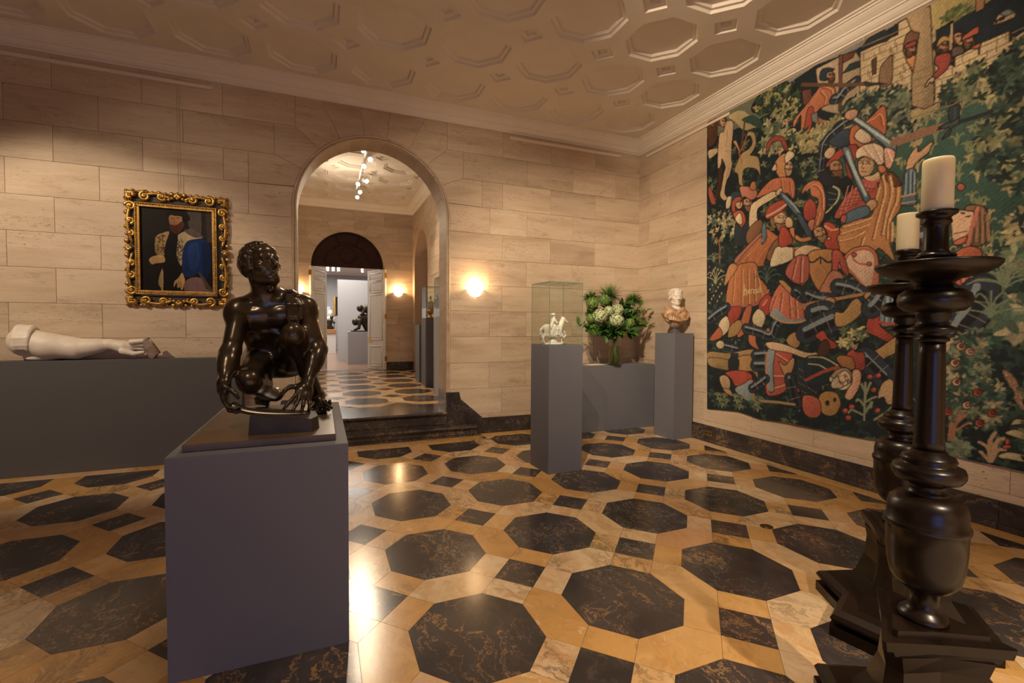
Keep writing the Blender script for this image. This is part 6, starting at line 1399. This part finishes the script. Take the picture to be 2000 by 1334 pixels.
# ------------------------------------------------------------------ candlesticks and candles
def candlestick(name, label, x, y, rotz):
    t = thing(name, label, 'candlestick', (x,y,0), rotz, 'tall turned candlesticks')
    def tri(r, d, k):
        """three-winged outline: wing ends of half angle d, sides drawn in to k"""
        pts = []
        for i in range(3):
            a = R(120*i)
            pts += [(r*math.cos(a-d), r*math.sin(a-d)), (r*math.cos(a+d), r*math.sin(a+d))]
            b = a+R(60); pts.append((r*k*math.cos(b), r*k*math.sin(b)))
        return pts
    def layer(nm, z0, z1, r0, r1, d0=.04, d1=.04, k0=.5, k1=.5, mid=None):
        rings = [(z0,r0,d0,k0)]+(mid or [])+[(z1,r1,d1,k1)]; n = 9; vs = [(p[0],p[1],z) for z,r,d,k in rings for p in tri(r,d,k)]
        fs = [tuple(range(n))[::-1], tuple((len(rings)-1)*n+i for i in range(n))]+[(q*n+i,q*n+(i+1)%n,(q+1)*n+(i+1)%n,(q+1)*n+i) for q in range(len(rings)-1) for i in range(n)]
        return MB().add(vs, fs).build(nm, WOODD, t)
    layer('plinth_slab', 0, .050, .385, .385, .42, .42, .62, .62); layer('plinth_neck', .050, .072, .34, .34, .40, .40, .60, .60)
    layer('plinth_moulding', .072, .125, .375, .335, .40, .38, .60, .58, [(.090,.388,.41,.60),(.108,.375,.40,.60)])
    layer('base_body', .125, .455, .255, .175, .30, .16, .52, .52, [(.20,.205,.24,.48),(.30,.170,.18,.48),(.40,.160,.16,.50)])
    layer('base_fillet', .455, .475, .185, .195, .08, .06); layer('base_cap', .475, .508, .215, .222, .03, .03); layer('cap_step', .508, .530, .165, .160, .05, .05)
    MB().lathe([(.088,.530),(.090,.538),(.084,.550),(.066,.560),(.054,.572),(.052,.60),(.056,.625),(.078,.64)],40).build('foot', WOODD, t)
    MB().lathe([(.070,.632),(.088,.640),(.120,.668),(.134,.72),(.139,.78),(.140,.838),(.146,.842),(.149,.852),(.146,.862),(.139,.868),(.139,.90),(.130,.93),(.105,.948),(.085,.953)],48).build('vase_knop', WOODD, t)
    MB().lathe([(.086,.950),(.068,.962),(.064,.978),(.070,.99),(.112,1.0),(.126,1.018),(.127,1.032),(.120,1.046),(.098,1.052),(.092,1.058),(.097,1.068),(.090,1.080),(.066,1.088),(.058,1.10)],40).build('lower_collar', WOODD, t)
    MB().lathe([(.056,1.095),(.052,1.13),(.049,1.25),(.045,1.42),(.044,1.462)],40).build('shaft', WOODD, t)
    MB().lathe([(.044,1.458),(.056,1.463),(.057,1.471),(.046,1.476),(.045,1.488),(.084,1.494),(.087,1.502),(.070,1.509),(.052,1.515),(.050,1.53),(.060,1.537),(.056,1.55),(.066,1.558)],40).build('upper_collar', WOODD, t)
    MB().lathe([(.062,1.556),(.100,1.562),(.122,1.578),(.126,1.597),(.120,1.617),(.098,1.630),(.066,1.634),(.061,1.645)],48).build('torus', WOODD, t)
    MB().lathe([(.060,1.643),(.064,1.652),(.085,1.664),(.125,1.672),(.165,1.680),(.198,1.697),(.208,1.708),(.209,1.716),(.200,1.719),(.17,1.716),(.06,1.712)],56).build('drip_dish', WOODD, t)
    MB().lathe([(.054,1.710),(.046,1.722),(.052,1.732),(.068,1.736),(.069,1.743),(.048,1.75),(.043,1.76),(.041,1.83),(.043,1.842),(.051,1.847),(.051,1.855),(.046,1.861),(.052,1.868),(.069,1.876),(.070,1.884),(.06,1.887),(.04,1.886)],40).build('socket', WOODD, t)
    for ch in t.children:
        if ch.name.split('.')[0] in ('plinth_slab','plinth_neck','plinth_moulding','base_body','base_fillet','base_cap','cap_step'): continue
        for v in ch.data.vertices: v.co.x *= .765; v.co.y *= .765
    return t
def candle(label, x, y, h, r):
    t = thing('candle', label, 'candle', (x,y,1.887), 0, 'thick candles on the candlesticks')
    n = 36; m_ = MB().lathe([(r*.97,0),(r,.004),(r,h-.012),(r*.985,h-.004),(r*.93,h),(r*.84,h-.004),(r*.6,h-.012),(r*.15,h-.014)],n)
    wx = m_.build('wax', WAX, t); MB().tube([(0,0,h-.015),(.001,0,h+.002),(.004,.001,h+.012)],.0015,6).build('wick', DARK, wx); return t
def at_depth(px, py, d): return CAM+(_fw*F_PX+_r*(px-1000)-_u*(py-667))*(d/F_PX)
c1 = at_depth(1822,640,1.55); c2 = at_depth(1767,640,2.32)
candlestick('candlestick', 'nearer of the two tall dark turned wood candlesticks', c1[0], c1[1], R(62)); candlestick('candlestick', 'farther of the two tall dark candlesticks, half behind the nearer one', c2[0], c2[1], R(72))
candle('bigger cream candle on the nearer candlestick', c1[0], c1[1], .168, .041); candle('smaller brighter cream candle on the farther candlestick', c2[0], c2[1], .178, .044)

# ------------------------------------------------------------------ the portrait in its carved gilt frame
def portrait():
    fx0, fx1, fz0, fz1 = -2.615, -1.665, 1.70, 2.935; ix0, ix1, iz0, iz1 = -2.485, -1.818, 1.868, 2.765; y0 = YB-BD
    t = thing('framed_portrait', 'dark portrait of a bearded man in fur and blue in a carved gilt frame', 'painting', ((fx0+fx1)/2,y0,fz0)); inv = Matrix.Translation(-Vector(t.location))
    def loc(o): o.matrix_parent_inverse = inv; return o
    YP = y0-.022
    def plane(px, py): h = fit_hit(px, py, 'y', YP); return (h[0], h[2])
    c = Canvas(ix0, ix1, iz0, iz1, 300, 400, (34,28,24), plane); c.t(200,340,4.764); c.hatch = 0
    c.P((74,66,60), '780,300 920,320 930,640 1040,640 1050,300', 0, None); c.P((92,84,78), '800,330 910,330 910,590 820,530 790,420', 1, None); c.P((52,46,44), '915,320 960,320 970,640 930,640', 0, None)
    c.P((28,17,13), '380,1100 370,700 480,600 600,560 760,520 880,600 1010,680 1050,900 1060,1120', 1, None)
    c.P((176,146,96), '500,580 560,550 620,540 590,640 570,760 500,740 490,650', 1, None); c.P((196,176,138), '750,540 830,520 930,590 800,620 760,680 740,800 770,850 700,840 660,760 660,640 690,580', 1, None); c.P((110,92,96), '760,530 840,515 930,580 850,590', 1, None)
    c.P((170,140,92), '520,1000 560,880 565,1090 545,1060', 1, None)
    for k in range(60): c.E((96,70,44), c.rg.uniform(505,580), c.rg.uniform(570,735), 5, 9, c.rg.uniform(-40,40), None)
    for k in range(60): c.E((90,72,56), c.rg.uniform(670,745), c.rg.uniform(610,800), 5, 10, c.rg.uniform(-40,40), None)
    c.P((18,13,11), '590,640 640,560 700,570 690,760 740,900 720,1100 580,1100 570,900 575,760', 1, None)
    c.P((22,52,108), '770,650 900,600 960,630 1000,700 1005,860 960,980 900,920 820,960 750,930 740,800', 1, None); c.P((38,76,140), '800,680 880,640 900,800 860,900 800,860', 1, None, a=.6); c.P((14,30,70), '930,640 1000,700 1000,900 950,970 930,850', 1, None, a=.7)
    c.P((134,104,104), '770,1000 850,960 930,980 960,1060 1010,1100 780,1095', 1, None); c.P((96,84,60), '890,910 960,990 1030,1100 960,1050', 1, None)
    c.P((206,166,112), '435,800 460,770 530,755 575,770 575,820 500,830 460,840', 1, None); c.P((200,158,104), '740,920 765,990 740,1080 720,1050 700,1060 690,1010 665,1050 670,1000 710,960', 1, None)
    for p in ('520,780 575,785','515,800 575,805','510,818 570,822','705,1000 715,1050','725,1000 735,1060'): c.L((120,84,54), p, .003)
    c.P((192,136,96), '625,390 700,370 750,400 745,450 700,500 640,490 620,440', 1, None); c.P((92,48,28), '630,470 680,480 740,440 760,470 730,530 690,560 650,540 625,500', 1, None); c.P((20,16,16), '590,380 620,345 720,340 780,360 815,410 800,440 760,420 740,400 640,385', 1, None); c.P((20,16,16), '740,400 790,420 770,460 745,440', 1, None)
    for p in ('640,415 660,412','690,410 715,412'): c.L((50,28,20), p, .0045)
    c.L((130,80,56), '672,415 665,450 680,452', .003); c.L((130,50,40), '655,472 690,472', .004)
    n_u, n_v = 150, 200; uu, vv = np.meshgrid(np.linspace(ix0,ix1,n_u), np.linspace(iz0,iz1,n_v)); k = c.img[::2,::2]
    k = k*.55; m = paint_mat('varnished_oil', .5, False); m.node_tree.nodes['Principled BSDF'].inputs['Specular IOR Level'].default_value = .12; loc(colour_grid('canvas', np.stack([uu,np.full_like(uu,YP),vv],-1).reshape(-1,3), n_v, n_u, np.clip(k,0,1).reshape(-1,3), m, t))
    loc(MB().box((ix0-.02,YP+.001,iz0-.02),(ix1+.02,y0-.002,iz1+.02)).build('stretcher', GILTD, t))
    # inner moulding, recessed dark panel, outer carved border
    def ringbox(a, b, ya, yb, m, nm, bev=.004):
        (x0,z0,x1,z1), w_ = a, b; mb = MB()
        mb.box((x0,ya,z0),(x1,yb,z0+w_),bev); mb.box((x0,ya,z1-w_),(x1,yb,z1),bev); mb.box((x0,ya,z0+w_-.002),(x0+w_,yb,z1-w_+.002),bev); mb.box((x1-w_,ya,z0+w_-.002),(x1,yb,z1-w_+.002),bev); return loc(mb.build(nm, m, t))
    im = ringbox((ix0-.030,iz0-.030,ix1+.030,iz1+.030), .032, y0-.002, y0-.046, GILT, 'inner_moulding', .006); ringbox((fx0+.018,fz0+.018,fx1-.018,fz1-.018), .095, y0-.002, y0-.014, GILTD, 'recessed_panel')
    ringbox((ix0-.044,iz0-.044,ix1+.044,iz1+.044), .012, y0-.002, y0-.050, GILT, 'inner_bead', .004)
    bd = MB()
    for i in range(34):
        u = (i+.5)/34; bd.ball((ix0-.02+(ix1-ix0+.04)*u,y0-.048,iz0-.026),.008,6,4); bd.ball((ix0-.02+(ix1-ix0+.04)*u,y0-.048,iz1+.026),.008,6,4)
    for i in range(44):
        u = (i+.5)/44; bd.ball((ix0-.026,y0-.048,iz0-.02+(iz1-iz0+.04)*u),.008,6,4); bd.ball((ix1+.026,y0-.048,iz0-.02+(iz1-iz0+.04)*u),.008,6,4)
    bd.build('beading', GILT, im)
    mw = .072; cxm, czm = (fx0+fx1)/2, (fz0+fz1)/2
    def scroll(cx, cz, r, a0, turns, sgn, nm='scroll'):
        pts = []; rad_ = []
        for i in range(26):
            u = i/25; a = a0+sgn*u*turns*2*math.pi; q = r*(1-.86*u); pts.append((cx+q*math.cos(a), y0-.030-.018*u, cz+q*math.sin(a))); rad_.append(.019*(1-.45*u))
        mb = MB().tube(pts, rad_, 8); mb.ball((cx,y0-.046,cz),.016,8,6); return loc(mb.build(nm, GILT, t))
    def leafy(cx, cz, ang, L, nm='carved_leaf'):
        mb = MB()
        for k in range(5):
            a = ang+(k-2)*.42; l = L*(1-.13*abs(k-2)); mb.tube([(cx,y0-.03,cz),(cx+l*.5*math.cos(a),y0-.050,cz+l*.5*math.sin(a)),(cx+l*math.cos(a),y0-.030,cz+l*math.sin(a))],[.012,.016,.006],7)
        mb.ball((cx,y0-.045,cz),.018,8,6); return loc(mb.build(nm, GILT, t))
    for sx, X in ((-1,fx0+.055),(1,fx1-.055)):
        for sz, Z in ((-1,fz0+.06),(1,fz1-.06)):
            for da in (0,math.pi/2,math.pi): leafy(X, Z, math.atan2(sz,sx)+da-math.pi/2, .070)
    W_, H_ = fx1-fx0, fz1-fz0
    for sz, Z in ((-1,fz0+.058),(1,fz1-.058)):
        leafy(cxm, Z, sz*math.pi/2, .075, 'centre_leaf')
        for s in (-1,1):
            scroll(cxm+s*W_*.31, Z, .052, R(90 if sz > 0 else -90), 1.5, -s*sz); scroll(cxm+s*W_*.155, Z+sz*.006, .040, R(200 if s > 0 else -20), 1.3, s*sz)
            loc(MB().tube([(cxm+s*W_*(.36-.30*u),y0-.034,Z+sz*(.044*math.sin(u*math.pi))-sz*.01) for u in np.linspace(0,1,12)],[.013+.006*math.sin(u*math.pi) for u in np.linspace(0,1,12)],7).build('carved_stem', GILT, t))
            for k in range(3): loc(MB().ball((cxm+s*W_*(.05+.035*k),y0-.038,Z-sz*.02*(k%2)),.020-.003*k,8,6).build('carved_berry', GILT, t))
    for sx, X in ((-1,fx0+.052),(1,fx1-.052)):
        leafy(X, czm, 0 if sx > 0 else math.pi, .068, 'centre_leaf')
        for s in (-1,1):
            scroll(X, czm+s*H_*.36, .050, R(0 if sx > 0 else 180), 1.5, s*sx); scroll(X+sx*.004, czm+s*H_*.235, .036, R(-90*s), 1.3, -s*sx); scroll(X, czm+s*H_*.125, .030, R(90*s), 1.3, s*sx)
            loc(MB().tube([(X+sx*(.040*math.sin(u*math.pi))-sx*.012,y0-.034,czm+s*H_*(.40-.36*u)) for u in np.linspace(0,1,14)],[.012+.005*math.sin(u*math.pi) for u in np.linspace(0,1,14)],7).build('carved_stem', GILT, t))
    n = 64
    for i in range(n):      # wavy pierced outer edge
        u = i/n
        if u < .25: p = (fx0+.01+(W_-.02)*u*4, fz1-.010)
        elif u < .5: p = (fx1-.010, fz1-.01-(H_-.02)*(u-.25)*4)
        elif u < .75: p = (fx1-.01-(W_-.02)*(u-.5)*4, fz0+.010)
        else: p = (fx0+.010, fz0+.01+(H_-.02)*(u-.75)*4)
        loc(MB().ball((p[0],y0-.018,p[1]),(.026,.018,.026) if i%2 else (.018,.014,.018),8,5).build('edge_boss', GILT, t))
    for x in (.0,.022): loc(MB().tube([(cxm+x,y0-.006,fz1-.03),(cxm+x,y0-.006,4.13)],.0012,5).build('hanging_wire', ALU, t))
portrait()

# ------------------------------------------------------------------ small fittings
o = fit_hit(1384,846,'x',XR-.024); so = thing('wall_outlet', 'small brass double socket in the black skirting under the tapestry', 'socket', (XR-.024,o[1],o[2]))
MB().box((-.005,-.055,-.035),(0,.055,.035),.002).build('plate', BRASS, so)
for s in (-1,1): MB().box((-.007,s*.026-.014,-.014),(-.004,s*.026+.014,.014),.001).build('outlet', DARK, so)
o = fit_hit(1497,1028.5,'z',0); fo = thing('floor_outlet', 'small round brass cap let into the marble floor', 'floor socket', (o[0],o[1],0))
MB().lathe([(.046,.0002),(.046,.003),(.042,.004),(.036,.0035)],28).build('rim', newmat('dark_brass',(.20,.13,.05),.4,.9), fo); MB().lathe([(.034,.002),(.034,.005),(.018,.0052)],24).build('cap', newmat('aged_brass',(.12,.085,.045),.4,.8), fo)

# ------------------------------------------------------------------ gilt cups in the cases beyond the arch
def cup(label, x, y, z, prof, m, extra=None):
    t = thing('gilt_cup', label, 'cup', (x,y,z), 0, 'gilt cups beyond the arch'); k = max(2, len(prof)//2)
    MB().lathe(prof[:k+1],20).build('foot', m[0], t); MB().lathe(prof[k:],20).build('bowl', m[1], t)
    if extra:
        b = MB()
        for p, r in extra: b.ball(p, r, 8, 6)
        b.build('figures', GILT, t)
    return t
CRY = newmat('rock_crystal', (.62,.56,.48), .12)
cup('gilt mounted crystal goblet at the front of the far glass case', 1.28, 6.90, 1.652, [(.05,0),(.052,.02),(.03,.035),(.018,.06),(.03,.09),(.05,.10),(.058,.16),(.06,.26),(.05,.30),(.062,.31),(.03,.34),(.012,.37)], (GILT,CRY), [((0,0,.39),.022),((0,0,.42),.014),((.03,0,.10),.02),((-.03,0,.10),.02)])
cup('tall gilt cup with small figures on its lid, in the far glass case', 1.42, 6.98, 1.652, [(.045,0),(.048,.015),(.02,.04),(.028,.12),(.012,.16),(.045,.22),(.055,.30),(.05,.36),(.058,.37),(.02,.42)], (GILT,GILT), [((0,0,.44),.022),((.02,0,.40),.02),((-.02,.01,.40),.02),((0,0,.48),.013)])
cup('squat gilt cup at the back of the far glass case', 1.31, 7.08, 1.652, [(.05,0),(.05,.02),(.02,.05),(.05,.12),(.06,.20),(.045,.27),(.05,.28),(.015,.33)], (GILT,CRY), [((0,0,.35),.02)])
cup('pale crystal cup in the glass case at the arch jamb', 1.26, 5.62, 1.655, [(.05,0),(.05,.02),(.018,.05),(.03,.12),(.06,.18),(.066,.28),(.06,.30)], (GILT,CRY))

# ------------------------------------------------------------------ bronzes in the far gallery
def wrestlers():
    t = thing('bronze_group', 'dark bronze of two tumbling figures on the pale plinth through the doors', 'statue', (.45,13.1,1.315)); 
    MB().box((-.30,-.3,0),(.8,.3,.035),.008).build('base', BRONZED, t)
    P = [('e',(-.16,-.05,.30),(.10,.10,.115),None,.02),('c',(-.10,-.05,.30),.07,(.05,0,.42),.12,.05),('c',(.05,0,.42),.14,(.30,0,.40),.13,.06),('c',(-.02,-.10,.33),.06,(-.06,-.14,.12),.045,.03),('c',(-.06,-.14,.12),.045,(-.18,-.14,.06),.04,.02),('c',(.30,0,.40),.11,(.45,-.05,.15),.08,.04),('c',(.45,-.05,.15),.08,(.65,-.05,.07),.055,.03),('c',(.12,.0,.30),.12,(.20,0,.10),.10,.05)]
    solid_obj('lower_figure', P, .016, BRONZED, t)
    P = [('e',(-.02,-.05,.72),(.10,.10,.11),None,.02),('c',(.04,-.05,.70),.06,(.18,0,.72),.12,.04),('c',(.18,0,.72),.13,(.36,0,.58),.13,.06),('c',(.12,-.08,.68),.055,(.02,-.12,.52),.045,.03),('c',(.36,0,.58),.10,(.55,-.05,.72),.075,.04),('c',(.55,-.05,.72),.075,(.72,-.05,.50),.055,.03),('c',(.20,0,.78),.06,(.33,-.05,.95),.05,.03),('c',(.33,-.05,.95),.05,(.50,-.08,.92),.04,.02)]
    solid_obj('upper_figure', P, .016, BRONZED, t); return t
wrestlers()
t = thing('small_bronze', 'little dark bronze figure on the wooden stand at the end of the gallery', 'statue', (-.37,18.85,1.34))
solid_obj('figure', [('c',(-.12,0,.06),.07,(.12,0,.06),.07,.05),('c',(0,0,.1),.10,(.03,0,.34),.11,.06),('e',(.10,-.02,.50),(.075,.08,.09),None,.03),('c',(.03,0,.38),.06,(.20,-.06,.28),.045,.03),('c',(-.02,0,.40),.06,(-.17,-.05,.28),.045,.03),('c',(-.17,-.05,.28),.045,(-.08,-.1,.14),.04,.02)], .016, BRONZED, t)
t = thing('white_bust', 'tiny white bust glimpsed behind the small bronze in the gallery', 'bust', (-.30,20.2,Z2))
MB().lathe([(.18,0),(.18,1.35)],8,smooth=False).build('pedestal', GREYL, t); solid_obj('bust', [('e',(0,0,1.72),(.10,.10,.14),None,.03),('c',(0,0,1.5),.05,(0,0,1.62),.05,.04),('e',(0,0,1.46),(.20,.10,.10),None,.04)], .02, MARBLE, t)
